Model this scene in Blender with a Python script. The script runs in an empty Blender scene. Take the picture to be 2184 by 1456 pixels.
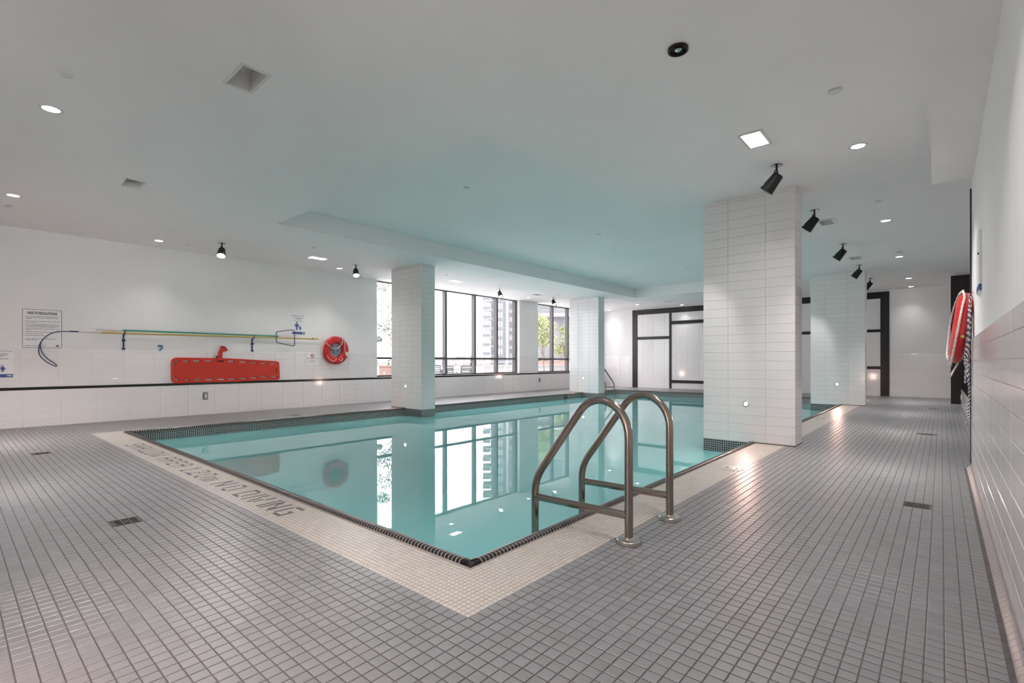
import bpy, bmesh, math, random
import numpy as np
from mathutils import Matrix, Vector
random.seed(7)
np.random.seed(7)
PI = math.pi
S = bpy.context.scene
C = S.collection

# ------------------------------------------------------------------ camera, sky, exposure
FPX, YAW, HY = 1052.03, math.radians(41.025), 43.35
EYE = 1.03
cam_d = bpy.data.cameras.new('camera')
cam_d.sensor_width = 36.0
cam_d.sensor_fit = 'HORIZONTAL'
cam_d.lens = FPX / 2184 * 36
cam_d.shift_y = HY / 2184
cam_d.clip_start = 0.02
cam_d.clip_end = 800
cam = bpy.data.objects.new('camera', cam_d)
C.objects.link(cam)
cam.location = (0, 0, EYE)
cam.rotation_euler = (PI / 2, math.radians(0.05), YAW)
S.camera = cam

world = bpy.data.worlds.new('overcast_sky')
S.world = world
world.use_nodes = True
wn = world.node_tree
wn.nodes['Background'].inputs[0].default_value = (1.0, 0.98, 1.0, 1)
wn.nodes['Background'].inputs[1].default_value = 8.5

S.view_settings.view_transform = 'Standard'
S.view_settings.look = 'None'
S.view_settings.gamma = 1.0
S.view_settings.use_curve_mapping = False
S.view_settings.exposure = 1.08
S.cycles.max_bounces = 7
S.cycles.diffuse_bounces = 4
S.cycles.glossy_bounces = 3
S.cycles.transparent_max_bounces = 8
S.cycles.caustics_reflective = True
S.cycles.blur_glossy = 0.5
S.cycles.use_light_tree = False
S.cycles.caustics_refractive = False
S.cycles.adaptive_threshold = 0.03

P_DOWN, P_SQUARE, P_SPOT, P_LOW = 8.5, 12.0, 50.0, 2.6
COL_LAMP = (1.0, 0.955, 0.945)
COL_LOW = (1.0, 0.60, 0.50)

# ------------------------------------------------------------------ materials
MATS = {}

def mk(name, col, rough=0.5, metal=0.0, spec=0.5, var=0.0, scale=6.0, island=0.0, bump=0.0, bscale=60.0, emit=None, estr=0.0, coat=0.0):
    m = bpy.data.materials.new(name)
    m.use_nodes = True
    nt = m.node_tree
    b = nt.nodes['Principled BSDF']
    b.inputs['Base Color'].default_value = (*col, 1)
    b.inputs['Roughness'].default_value = rough
    b.inputs['Metallic'].default_value = metal
    b.inputs['Specular IOR Level'].default_value = spec
    if coat:
        b.inputs['Coat Weight'].default_value = coat
        b.inputs['Coat Roughness'].default_value = 0.05
    if emit:
        m.cycles.emission_sampling = 'NONE'
        b.inputs['Emission Color'].default_value = (*emit, 1)
        b.inputs['Emission Strength'].default_value = estr
    fac = None
    if var:
        tc = nt.nodes.new('ShaderNodeTexCoord')
        nz = nt.nodes.new('ShaderNodeTexNoise')
        nz.inputs['Scale'].default_value = scale
        nz.inputs['Detail'].default_value = 5
        nt.links.new(tc.outputs['Object'], nz.inputs['Vector'])
        mr = nt.nodes.new('ShaderNodeMapRange')
        mr.inputs['From Min'].default_value = 0.3
        mr.inputs['From Max'].default_value = 0.7
        mr.inputs['To Min'].default_value = 1 - var
        mr.inputs['To Max'].default_value = 1 + var
        nt.links.new(nz.outputs['Fac'], mr.inputs['Value'])
        fac = mr.outputs['Result']
    if island:
        ge = nt.nodes.new('ShaderNodeNewGeometry')
        mr = nt.nodes.new('ShaderNodeMapRange')
        mr.inputs['To Min'].default_value = 1 - island
        mr.inputs['To Max'].default_value = 1 + island
        nt.links.new(ge.outputs['Random Per Island'], mr.inputs['Value'])
        oi = nt.nodes.new('ShaderNodeObjectInfo')
        mr2 = nt.nodes.new('ShaderNodeMapRange')
        mr2.inputs['To Min'].default_value = 1 - island * 0.6
        mr2.inputs['To Max'].default_value = 1 + island * 0.6
        nt.links.new(oi.outputs['Random'], mr2.inputs['Value'])
        mu = nt.nodes.new('ShaderNodeMath')
        mu.operation = 'MULTIPLY'
        nt.links.new(mr.outputs['Result'], mu.inputs[0])
        nt.links.new(mr2.outputs['Result'], mu.inputs[1])
        if fac is None:
            fac = mu.outputs[0]
        else:
            m2 = nt.nodes.new('ShaderNodeMath')
            m2.operation = 'MULTIPLY'
            nt.links.new(fac, m2.inputs[0])
            nt.links.new(mu.outputs[0], m2.inputs[1])
            fac = m2.outputs[0]
    if fac is not None:
        vm = nt.nodes.new('ShaderNodeVectorMath')
        vm.operation = 'SCALE'
        vm.inputs[0].default_value = col
        nt.links.new(fac, vm.inputs['Scale'])
        nt.links.new(vm.outputs[0], b.inputs['Base Color'])
    if bump:
        tc = nt.nodes.new('ShaderNodeTexCoord')
        nz = nt.nodes.new('ShaderNodeTexNoise')
        nz.inputs['Scale'].default_value = bscale
        nz.inputs['Detail'].default_value = 3
        bp = nt.nodes.new('ShaderNodeBump')
        bp.inputs['Strength'].default_value = bump
        bp.inputs['Distance'].default_value = 0.01
        nt.links.new(tc.outputs['Object'], nz.inputs['Vector'])
        nt.links.new(nz.outputs['Fac'], bp.inputs['Height'])
        nt.links.new(bp.outputs['Normal'], b.inputs['Normal'])
    MATS[name] = m
    return m

mk('paint', (0.88, 0.875, 0.865), 0.75, spec=0.2, var=0.02, scale=2.0, bump=0.03, bscale=180)
mk('ceiling_paint', (0.955, 0.925, 0.925), 0.85, spec=0.15, var=0.015, scale=1.5, bump=0.03, bscale=200)
mk('wall_tile', (0.88, 0.86, 0.855), 0.12, spec=0.5, var=0.012, scale=3.0, island=0.012, bump=0.025, bscale=9)
mk('wall_grout', (0.70, 0.68, 0.67), 0.8, var=0.05, scale=20)
mk('floor_tile', (0.25, 0.246, 0.252), 0.36, spec=0.6, var=0.06, scale=9.0, island=0.07, bump=0.03, bscale=220)
mk('floor_grout', (0.14, 0.125, 0.12), 0.9, var=0.2, scale=30)
mk('border_tile', (0.56, 0.515, 0.47), 0.36, spec=0.45, var=0.04, scale=14, island=0.06, bump=0.04, bscale=260)
mk('border_grout', (0.36, 0.31, 0.28), 0.9, var=0.12, scale=30)
mk('letter_tile', (0.10, 0.092, 0.085), 0.4, island=0.1, var=0.05)
mk('coping_tile', (0.026, 0.022, 0.022), 0.34, spec=0.5, island=0.15, var=0.1, scale=30)
mk('coping_grout', (0.62, 0.59, 0.55), 0.85, var=0.08, scale=40)
mk('mosaic_tile', (0.040, 0.054, 0.056), 0.25, spec=0.5, island=0.35, var=0.1)
mk('mosaic_grout', (0.74, 0.76, 0.74), 0.85, var=0.08, scale=40)
mk('plaster', (0.42, 0.78, 0.78), 0.8, var=0.03, scale=4)
mk('black_paint', (0.012, 0.012, 0.013), 0.38, spec=0.5, var=0.1)
mk('black_stone', (0.012, 0.011, 0.012), 0.2, spec=0.5, var=0.2, scale=40)
mk('steel', (0.33, 0.285, 0.255), 0.22, metal=1.0, var=0.05, scale=30)
mk('steel_light', (0.50, 0.47, 0.44), 0.3, metal=1.0, var=0.05, scale=30)
mk('frame_alu', (0.075, 0.068, 0.072), 0.4, spec=0.5, var=0.06)
mk('sill_white', (0.78, 0.77, 0.76), 0.25, var=0.03)
mk('fixture_white', (0.78, 0.78, 0.77), 0.45, var=0.01)
mk('fixture_grey', (0.72, 0.72, 0.71), 0.35, var=0.06, scale=8)
mk('lens_lit', (0.9, 0.9, 0.9), 0.4, emit=(1, 0.98, 0.95), estr=6.0, var=0.01)
mk('lens_warm', (0.9, 0.85, 0.8), 0.4, emit=(1, 0.88, 0.78), estr=22.0, var=0.01)
mk('spot_black', (0.010, 0.011, 0.011), 0.5, spec=0.4, var=0.1)
mk('canopy_chrome', (0.5, 0.5, 0.5), 0.2, metal=1.0, var=0.08, scale=25)
mk('label_grey', (0.55, 0.55, 0.55), 0.5, var=0.05)
mk('red_board', (0.62, 0.045, 0.026), 0.42, spec=0.4, var=0.05, scale=3)
mk('red_ring', (0.56, 0.012, 0.016), 0.32, spec=0.5, var=0.05, scale=6, coat=0.2)
mk('rope_white', (0.74, 0.70, 0.65), 0.8, var=0.1, scale=90)
mk('rope_braid', (0.33, 0.36, 0.42), 0.8, var=0.85, scale=70)
mk('rope_navy', (0.07, 0.08, 0.17), 0.8, var=0.2, scale=90)
mk('tag_white', (0.78, 0.77, 0.74), 0.6, var=0.08, scale=20)
mk('blue_plastic', (0.030, 0.045, 0.13), 0.45, var=0.1)
mk('blue_light', (0.05, 0.16, 0.36), 0.45, var=0.1)
mk('yellow_pole', (0.56, 0.44, 0.14), 0.45, var=0.06, scale=12)
mk('teal_pole', (0.06, 0.33, 0.27), 0.4, var=0.06, scale=12)
mk('white_plastic', (0.72, 0.71, 0.68), 0.4, var=0.05)
mk('paper', (0.88, 0.88, 0.89), 0.5, var=0.015)
mk('ink', (0.018, 0.018, 0.022), 0.6, var=0.05)
mk('ink_grey', (0.22, 0.22, 0.25), 0.6, var=0.05)
mk('ink_blue', (0.055, 0.10, 0.30), 0.5, var=0.05)
mk('ink_red', (0.45, 0.05, 0.08), 0.5, var=0.05)
mk('outlet_metal', (0.30, 0.30, 0.28), 0.4, metal=0.6, var=0.1, scale=40)
mk('drain_dark', (0.010, 0.010, 0.010), 0.8, var=0.1)
mk('drain_metal', (0.11, 0.105, 0.1), 0.4, metal=0.8, var=0.12, scale=60)
mk('lid_plastic', (0.58, 0.54, 0.50), 0.35, var=0.04)
mk('cove_tile', (0.33, 0.30, 0.297), 0.3, island=0.05, var=0.03)
mk('terrace', (0.72, 0.70, 0.69), 0.8, var=0.08, scale=0.6)
mk('furniture_grey', (0.06, 0.06, 0.06), 0.6, var=0.1)
mk('tower_wall', (0.17, 0.17, 0.175), 0.7, var=0.05, scale=0.1)
mk('tower_glass', (0.105, 0.12, 0.13), 0.3, var=0.06, scale=0.2)
mk('tower_white', (0.25, 0.25, 0.26), 0.7, var=0.03, scale=0.2)
mk('window_dark', (0.075, 0.08, 0.085), 0.3, var=0.1, scale=0.3)
mk('facade_grey', (0.15, 0.15, 0.16), 0.4, var=0.06, scale=0.3)
mk('brick_pink', (0.24, 0.16, 0.135), 0.8, var=0.1, scale=2)
mk('planter_pale', (0.22, 0.22, 0.215), 0.7, var=0.05)
mk('bark', (0.16, 0.13, 0.11), 0.9, var=0.2)
mk('leaf_lime', (0.27, 0.29, 0.14), 0.6, island=0.35, var=0.1)
mk('leaf_grey', (0.17, 0.185, 0.155), 0.7, island=0.35, var=0.1)

def glass_material(name, tint):
    m = bpy.data.materials.new(name)
    m.use_nodes = True
    nt = m.node_tree
    nt.nodes.clear()
    out = nt.nodes.new('ShaderNodeOutputMaterial')
    tr = nt.nodes.new('ShaderNodeBsdfTransparent')
    tr.inputs[0].default_value = (*tint, 1)
    gl = nt.nodes.new('ShaderNodeBsdfGlossy')
    gl.inputs['Roughness'].default_value = 0.02
    fr = nt.nodes.new('ShaderNodeFresnel')
    fr.inputs[0].default_value = 1.3
    mx = nt.nodes.new('ShaderNodeMixShader')
    ge = nt.nodes.new('ShaderNodeNewGeometry')
    ou = nt.nodes.new('ShaderNodeMath')
    ou.operation = 'SUBTRACT'
    ou.inputs[0].default_value = 1.0
    nt.links.new(ge.outputs['Backfacing'], ou.inputs[1])
    mu = nt.nodes.new('ShaderNodeMath')
    mu.operation = 'MULTIPLY'
    nt.links.new(fr.outputs[0], mu.inputs[0])
    nt.links.new(ou.outputs[0], mu.inputs[1])
    nt.links.new(mu.outputs[0], mx.inputs[0])
    nt.links.new(tr.outputs[0], mx.inputs[1])
    nt.links.new(gl.outputs[0], mx.inputs[2])
    nt.links.new(mx.outputs[0], out.inputs[0])
    MATS[name] = m

def water_material():
    m = bpy.data.materials.new('pool_water')
    m.use_nodes = True
    nt = m.node_tree
    nt.nodes.clear()
    out = nt.nodes.new('ShaderNodeOutputMaterial')
    tr = nt.nodes.new('ShaderNodeBsdfTransparent')
    tr.inputs[0].default_value = (0.45, 0.86, 0.86, 1)
    df = nt.nodes.new('ShaderNodeBsdfDiffuse')
    df.inputs[0].default_value = (0.285, 0.70, 0.70, 1)
    m1 = nt.nodes.new('ShaderNodeMixShader')
    m1.inputs[0].default_value = 0.70
    gl = nt.nodes.new('ShaderNodeBsdfGlossy')
    gl.inputs['Roughness'].default_value = 0.004
    gl.inputs[0].default_value = (0.93, 1.0, 1.0, 1)
    fr = nt.nodes.new('ShaderNodeFresnel')
    fr.inputs[0].default_value = 1.34
    tc = nt.nodes.new('ShaderNodeTexCoord')
    nz = nt.nodes.new('ShaderNodeTexNoise')
    nz.inputs['Scale'].default_value = 1.6
    nz.inputs['Detail'].default_value = 1
    bp = nt.nodes.new('ShaderNodeBump')
    bp.inputs['Strength'].default_value = 0.02
    bp.inputs['Distance'].default_value = 0.02
    nt.links.new(tc.outputs['Object'], nz.inputs['Vector'])
    nt.links.new(nz.outputs['Fac'], bp.inputs['Height'])
    nt.links.new(bp.outputs['Normal'], gl.inputs['Normal'])
    mx = nt.nodes.new('ShaderNodeMixShader')
    nt.links.new(tr.outputs[0], m1.inputs[1])
    nt.links.new(df.outputs[0], m1.inputs[2])
    nt.links.new(fr.outputs[0], mx.inputs[0])
    nt.links.new(m1.outputs[0], mx.inputs[1])
    nt.links.new(gl.outputs[0], mx.inputs[2])
    nt.links.new(mx.outputs[0], out.inputs[0])
    MATS['pool_water'] = m

glass_material('window_glass', (0.56, 0.56, 0.565))
glass_material('clear_glass', (0.95, 0.95, 0.95))
water_material()

# ------------------------------------------------------------------ helpers
def link(name, me, mat, parent=None):
    if mat is not None and len(me.materials) == 0:
        me.materials.append(MATS[mat])
    o = bpy.data.objects.new(name, me)
    C.objects.link(o)
    if parent is not None:
        o.parent = parent
    return o

def tag(o, label=None, cat=None, group=None, kind=None):
    if label:
        o['label'] = label
    if cat:
        o['category'] = cat
    if group:
        o['group'] = group
    if kind:
        o['kind'] = kind
    return o

def thing(name, label, cat, mw=None, group=None, kind=None):
    o = bpy.data.objects.new(name, None)
    o.empty_display_size = 0.1
    C.objects.link(o)
    if mw is not None:
        o.matrix_basis = mw
    return tag(o, label, cat, group, kind)

def T(x, y, z):
    return Matrix.Translation((x, y, z))

def frame(ax, ay, az, loc):
    m = Matrix.Identity(4)
    for i, a in enumerate((ax, ay, az, loc)):
        for r in range(3):
            m[r][i] = a[r]
    return m

ON_LEFT = lambda y, z, x=-10.925: frame((0, 1, 0), (0, 0, 1), (1, 0, 0), (x, y, z))      # plane of the window wall, facing +X
ON_RIGHT = lambda y, z, x=0.216: frame((0, -1, 0), (0, 0, 1), (-1, 0, 0), (x, y, z))
ON_FRONT = lambda x, z, y: frame((1, 0, 0), (0, 0, 1), (0, -1, 0), (x, y, z))             # faces facing -Y
ON_BACK = lambda x, z, y: frame((-1, 0, 0), (0, 0, 1), (0, 1, 0), (x, y, z))
ON_SIDE = lambda y, z, x: frame((0, 1, 0), (0, 0, 1), (1, 0, 0), (x, y, z))

class MB:
    """collects shapes into one mesh"""
    def __init__(s):
        s.v, s.f = [], []
    def add(s, vs, fs):
        n = len(s.v)
        s.v += [tuple(p) for p in vs]
        s.f += [tuple(i + n for i in f) for f in fs]
        return s
    def box(s, x0, x1, y0, y1, z0, z1, m=None):
        vs = [Vector(p) for p in ((x0, y0, z0), (x1, y0, z0), (x1, y1, z0), (x0, y1, z0), (x0, y0, z1), (x1, y0, z1), (x1, y1, z1), (x0, y1, z1))]
        if m is not None:
            vs = [m @ p for p in vs]
        return s.add(vs, [(0, 3, 2, 1), (4, 5, 6, 7), (0, 1, 5, 4), (1, 2, 6, 5), (2, 3, 7, 6), (3, 0, 4, 7)])
    def tube(s, pts, r, n=12, closed=False, caps=True):
        pts = [Vector(p) for p in pts]
        N = len(pts)
        rr = r if isinstance(r, (list, tuple)) else [r] * N
        tang = []
        for i in range(N):
            a = pts[(i - 1) % N] if (closed or i > 0) else pts[i]
            b = pts[(i + 1) % N] if (closed or i < N - 1) else pts[i]
            tang.append((b - a).normalized())
        up = Vector((0, 0, 1)) if abs(tang[0].z) < 0.9 else Vector((1, 0, 0))
        nrm = (up - tang[0] * up.dot(tang[0])).normalized()
        vs = []
        for i in range(N):
            if i:
                nrm = (nrm - tang[i] * nrm.dot(tang[i]))
                nrm = nrm.normalized() if nrm.length > 1e-6 else tang[i].orthogonal().normalized()
            bn = tang[i].cross(nrm)
            for k in range(n):
                a = 2 * PI * k / n
                vs.append(pts[i] + (nrm * math.cos(a) + bn * math.sin(a)) * rr[i])
        fs = []
        M = N if closed else N - 1
        for i in range(M):
            j = (i + 1) % N
            for k in range(n):
                l = (k + 1) % n
                fs.append((i * n + k, i * n + l, j * n + l, j * n + k))
        if caps and not closed:
            fs.append(tuple(range(n))[::-1])
            fs.append(tuple((N - 1) * n + k for k in range(n)))
        return s.add(vs, fs)
    def lathe(s, prof, n=24, m=None, cap0=False, cap1=False):
        vs, fs = [], []
        for r, z in prof:
            for k in range(n):
                a = 2 * PI * k / n
                p = Vector((r * math.cos(a), r * math.sin(a), z))
                vs.append(m @ p if m is not None else p)
        for i in range(len(prof) - 1):
            for k in range(n):
                l = (k + 1) % n
                fs.append((i * n + k, i * n + l, (i + 1) * n + l, (i + 1) * n + k))
        if cap0:
            fs.append(tuple(range(n))[::-1])
        if cap1:
            fs.append(tuple((len(prof) - 1) * n + k for k in range(n)))
        return s.add(vs, fs)
    def mesh(s, name, smooth=None):
        me = bpy.data.meshes.new(name)
        me.from_pydata(s.v, [], s.f)
        bm = bmesh.new()
        bm.from_mesh(me)
        bmesh.ops.recalc_face_normals(bm, faces=bm.faces)
        bm.to_mesh(me)
        bm.free()
        if smooth:
            me.polygons.foreach_set('use_smooth', [True] * len(me.polygons))
            me.set_sharp_from_angle(angle=math.radians(smooth))
        me.update()
        return me
    def build(s, name, mat, parent=None, smooth=None):
        return link(name, s.mesh(name, smooth), mat, parent)

def box(name, mat, parent, x0, x1, y0, y1, z0, z1, bevel=0.0):
    mb = MB().box(x0, x1, y0, y1, z0, z1)
    me = mb.mesh(name)
    if bevel:
        bm = bmesh.new()
        bm.from_mesh(me)
        bmesh.ops.bevel(bm, geom=bm.edges[:], offset=bevel, segments=2, affect='EDGES', profile=0.6)
        bm.to_mesh(me)
        bm.free()
    return link(name, me, mat, parent)

def fast_mesh(name, V, Fq):
    """V (n,3) array, Fq (m,4) quads"""
    me = bpy.data.meshes.new(name)
    nv, nf = len(V), len(Fq)
    me.vertices.add(nv)
    me.vertices.foreach_set('co', np.ascontiguousarray(V, dtype=np.float32).ravel())
    me.loops.add(nf * 4)
    me.loops.foreach_set('vertex_index', np.ascontiguousarray(Fq, dtype=np.int32).ravel())
    me.polygons.add(nf)
    me.polygons.foreach_set('loop_start', np.arange(nf, dtype=np.int32) * 4)
    me.polygons.foreach_set('use_smooth', np.zeros(nf, dtype=bool))
    me.update(calc_edges=True)
    me.validate()
    return me

def tile_template(w, h, t, bev):
    x, y = w / 2, h / 2
    a, b = x - bev, y - bev
    V = np.array([(-x, -y, 0), (x, -y, 0), (x, y, 0), (-x, y, 0), (-x, -y, t - bev * 0.8), (x, -y, t - bev * 0.8), (x, y, t - bev * 0.8), (-x, y, t - bev * 0.8),
                  (-a, -b, t), (a, -b, t), (a, b, t), (-a, b, t)])
    F = np.array([(0, 1, 5, 4), (1, 2, 6, 5), (2, 3, 7, 6), (3, 0, 4, 7), (4, 5, 9, 8), (5, 6, 10, 9), (6, 7, 11, 10), (7, 4, 8, 11), (8, 9, 10, 11)])
    return V, F

def merged(name, mat, parent, tmpl, mats):
    V, F = tmpl
    M = np.array([[list(r) for r in m] for m in mats]) if not isinstance(mats, np.ndarray) else mats
    Vh = np.concatenate([V, np.ones((len(V), 1))], 1)
    W = np.einsum('nij,vj->nvi', M, Vh)[:, :, :3].reshape(-1, 3)
    FF = (F[None] + (np.arange(len(M)) * len(V))[:, None, None]).reshape(-1, 4)
    o = link(name, fast_mesh(name, W, FF), mat, parent)
    o['kind'] = 'stuff'
    return o

TCACHE = {}
def tile_mesh(w, h, t, bev, mat):
    k = (round(w, 4), round(h, 4), t, bev, mat)
    if k not in TCACHE:
        V, F = tile_template(w, h, t, bev)
        me = fast_mesh('tile', V, F)
        me.materials.append(MATS[mat])
        TCACHE[k] = me
    return TCACHE[k]

def put(name, me, parent, m):
    o = bpy.data.objects.new(name, me)
    C.objects.link(o)
    o.parent = parent
    o.matrix_basis = m
    return o

FV = np.array([-math.sin(YAW), math.cos(YAW)])
RV = np.array([math.cos(YAW), math.sin(YAW)])

def screen_area(xs, ys, z=0.0):
    """size on view of a small flat piece of floor, used only to choose which pieces become single objects"""
    d = xs * FV[0] + ys * FV[1]
    l = xs * RV[0] + ys * RV[1]
    d = np.maximum(d, 1e-3)
    u = 1092 + FPX * l / d
    v = 728 + HY - FPX * (z - EYE) / d
    a = 1.0 / d ** 3
    a[(u < 0) | (u > 2184) | (v < 0) | (v > 1456) | (d < 0.05)] = 0
    return a

def curve_mesh(name, splines, extrude=0.0, bevel=0.0):
    """flat outline with holes, thickened; splines are lists of (x, y)"""
    cu = bpy.data.curves.new(name, 'CURVE')
    cu.dimensions = '2D'
    cu.fill_mode = 'BOTH'
    cu.extrude = max(extrude - bevel, 0)
    cu.bevel_depth = bevel
    cu.bevel_resolution = 2
    for sp in splines:
        s = cu.splines.new('POLY')
        s.points.add(len(sp) - 1)
        for p, q in zip(s.points, sp):
            p.co = (q[0], q[1], 0, 1)
        s.use_cyclic_u = True
    o = bpy.data.objects.new(name, cu)
    C.objects.link(o)
    dg = bpy.context.evaluated_depsgraph_get()
    me = bpy.data.meshes.new_from_object(o.evaluated_get(dg))
    bpy.data.objects.remove(o)
    bpy.data.curves.remove(cu)
    me.name = name
    me.materials.clear()
    return me

def text_mesh(body, offset=0.0):
    cu = bpy.data.curves.new('lettering', 'FONT')
    cu.body = body
    cu.size = 1.0
    cu.offset = offset
    cu.resolution_u = 3
    o = bpy.data.objects.new('lettering', cu)
    C.objects.link(o)
    dg = bpy.context.evaluated_depsgraph_get()
    me = bpy.data.meshes.new_from_object(o.evaluated_get(dg))
    bpy.data.objects.remove(o)
    bpy.data.curves.remove(cu)
    me.materials.clear()
    return me

def text_fit(parent, body, x0, x1, y0, y1, mat, z=0.0015, offset=0.0, name='lettering'):
    """lettering that fills the given rectangle of its sign (x1 None keeps the letter shapes)"""
    me = text_mesh(body, offset)
    n = len(me.vertices)
    co = np.empty(n * 3, np.float32)
    me.vertices.foreach_get('co', co)
    co = co.reshape(-1, 3)
    mn, mx = co.min(0), co.max(0)
    sy = (y1 - y0) / max(mx[1] - mn[1], 1e-5)
    sx = sy if x1 is None else (x1 - x0) / max(mx[0] - mn[0], 1e-5)
    co[:, 0] = (co[:, 0] - mn[0]) * sx + x0
    co[:, 1] = (co[:, 1] - mn[1]) * sy + y0
    co[:, 2] = z
    me.vertices.foreach_set('co', co.ravel())
    me.update()
    return link(name, me, mat, parent)

def rounded(x0, x1, y0, y1, r, n=5):
    out = []
    for cx, cy, a0 in ((x1 - r, y1 - r, 0), (x0 + r, y1 - r, 90), (x0 + r, y0 + r, 180), (x1 - r, y0 + r, 270)):
        for k in range(n + 1):
            a = math.radians(a0 + 90 * k / n)
            out.append((cx + r * math.cos(a), cy + r * math.sin(a)))
    return out

def arc_path(pts, r, n=6):
    """polyline with rounded corners"""
    pts = [Vector(p) for p in pts]
    out = [pts[0]]
    for i in range(1, len(pts) - 1):
        a, b, c = pts[i - 1], pts[i], pts[i + 1]
        d0, d1 = (a - b), (c - b)
        rr = min(r, d0.length * 0.49, d1.length * 0.49)
        p0, p1 = b + d0.normalized() * rr, b + d1.normalized() * rr
        for k in range(n + 1):
            t = k / n
            out.append(p0 * (1 - t) ** 2 + b * 2 * t * (1 - t) + p1 * t * t)
    out.append(pts[-1])
    return out

def lamp(name, parent, kind, loc, direction, power, color, size=0.1, angle=None, blend=0.3, sx=None, sy=None, spread=None):
    d = bpy.data.lights.new(name, kind)
    d.energy = power
    d.color = color
    if kind == 'AREA':
        if sx:
            d.shape = 'RECTANGLE'
            d.size, d.size_y = sx, sy
        else:
            d.shape = 'DISK'
            d.size = size
        if spread:
            d.spread = math.radians(spread)
    elif kind == 'SPOT':
        d.spot_size = math.radians(angle)
        d.spot_blend = blend
        d.shadow_soft_size = size
    o = bpy.data.objects.new(name, d)
    C.objects.link(o)
    o.rotation_euler = Vector(direction).to_track_quat('-Z', 'Y').to_euler()
    o.location = loc
    if parent:
        o.parent = parent
    return o

def dup(root, mw, label=None):
    r = root.copy()
    C.objects.link(r)
    r.matrix_basis = mw
    if label:
        r['label'] = label
    for ch in list(root.children):
        c = ch.copy()
        C.objects.link(c)
        c.parent = r
        for g in ch.children:
            d = g.copy()
            C.objects.link(d)
            d.parent = c
    return r

# ------------------------------------------------------------------ dimensions (metres)
ZC = 3.145                    # ceiling
XL, XR = -10.9, 0.216         # low window wall face, right wall face
YB, YF = -5.0, 18.3           # wall behind the camera, far wall
PX0, PX1, PY0, PY1 = -9.085, -1.78, 1.728, 16.22     # outer edge of the pool coping
CW = 0.07                     # coping width
BX0, BX1, BY0, BY1 = -9.26, -1.439, 1.382, 16.40     # outer edge of the pale border
WATER = -0.16
GT, WT = 0.0536, 0.0268       # grey and pale floor tile pitch
RH, RW_ = 0.115, 0.45         # wall tile row height and length
COLS = [(-2.424, -1.329, 6.73, 7.12), (-2.424, -1.329, 13.97, 14.36), (-9.526, -8.441, 6.73, 7.11), (-9.558, -8.424, 13.97, 14.35)]
BACKCOLS = [(-2.424, -1.329, -0.90, -0.52), (-9.526, -8.441, -0.90, -0.52)]
X_UP = -10.925                # upper part of the window wall
Z_LEDGE = 0.633

# ------------------------------------------------------------------ floor
fm = MB()
for x0, x1, y0, y1 in ((XL - 0.3, XR + 0.1, YB, PY0 + 0.02), (XL - 0.3, 1.4, PY1 - 0.02, YF + 0.1), (XL - 0.3, PX0 + 0.02, PY0 + 0.02, PY1 - 0.02), (PX1 - 0.02, 1.4, PY0 + 0.02, PY1 - 0.02)):
    fm.box(x0, x1, y0, y1, -0.12, -0.0032)
floor = fm.build('floor', 'floor_grout')
tag(floor, 'grey square tiled deck floor running around the indoor pool', 'floor', kind='structure')

DRAINS = [(-3.985, 0.77), (-7.69, 0.72), (-0.135, 4.575), (-0.15, 9.11), (-0.135, 14.04), (-9.45, 4.46)]
gx = np.arange(BX1 - GT * 180 + GT / 2, 1.3, GT)
gy = np.arange(BY0 - GT * 30 + GT / 2, YF, GT)
A, B = np.meshgrid(gx, gy)
A, B = A.ravel(), B.ravel()
ok = (A > XL + 0.02) & ((A < XR - 0.03) | ((B > 6.5) & (A < 1.3)))
ok &= ~((A > BX0) & (A < BX1) & (B > BY0) & (B < BY1))
for x0, x1, y0, y1 in COLS:
    ok &= ~((A > x0 + 0.02) & (A < x1 - 0.02) & (B > y0 + 0.02) & (B < y1 - 0.02))
for x, y in DRAINS:
    ok &= ~((np.abs(A - x) < 0.085) & (np.abs(B - y) < 0.075))
# left-hand strip between wall and border is outside the regular skip: keep, border handled above
ok &= (B > -0.25)
A, B = A[ok], B[ok]
area = screen_area(A, B)
order = np.argsort(-area)
near, rest = order[:300], order[300:]
gap = 0.0042
tm = tile_mesh(GT - gap, GT - gap, 0.0032, 0.0016, 'floor_tile')
for i in near:
    put('floor_tile', tm, floor, T(A[i], B[i], -0.0032))
M = np.tile(np.eye(4), (len(rest), 1, 1))
M[:, 0, 3], M[:, 1, 3], M[:, 2, 3] = A[rest], B[rest], -0.0032
M[:, 2, 3] += np.random.uniform(-0.0004, 0.0002, len(rest))
merged('floor_tiles', 'floor_tile', floor, tile_template(GT - gap, GT - gap, 0.0032, 0.0016), M)

# ------------------------------------------------------------------ pale border with the lettering
bm_ = MB()
zg = -0.0026
bm_.box(BX0, BX1, BY0, PY0, -0.02, zg).box(BX0, BX1, PY1, BY1, -0.02, zg).box(BX0, PX0, PY0, PY1, -0.02, zg).box(PX1, BX1, PY0, PY1, -0.02, zg)
border = bm_.build('trim_1', 'border_grout')
tag(border, 'beige mosaic border around the pool edge with dark inlaid lettering', 'tile border', kind='structure')

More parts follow.
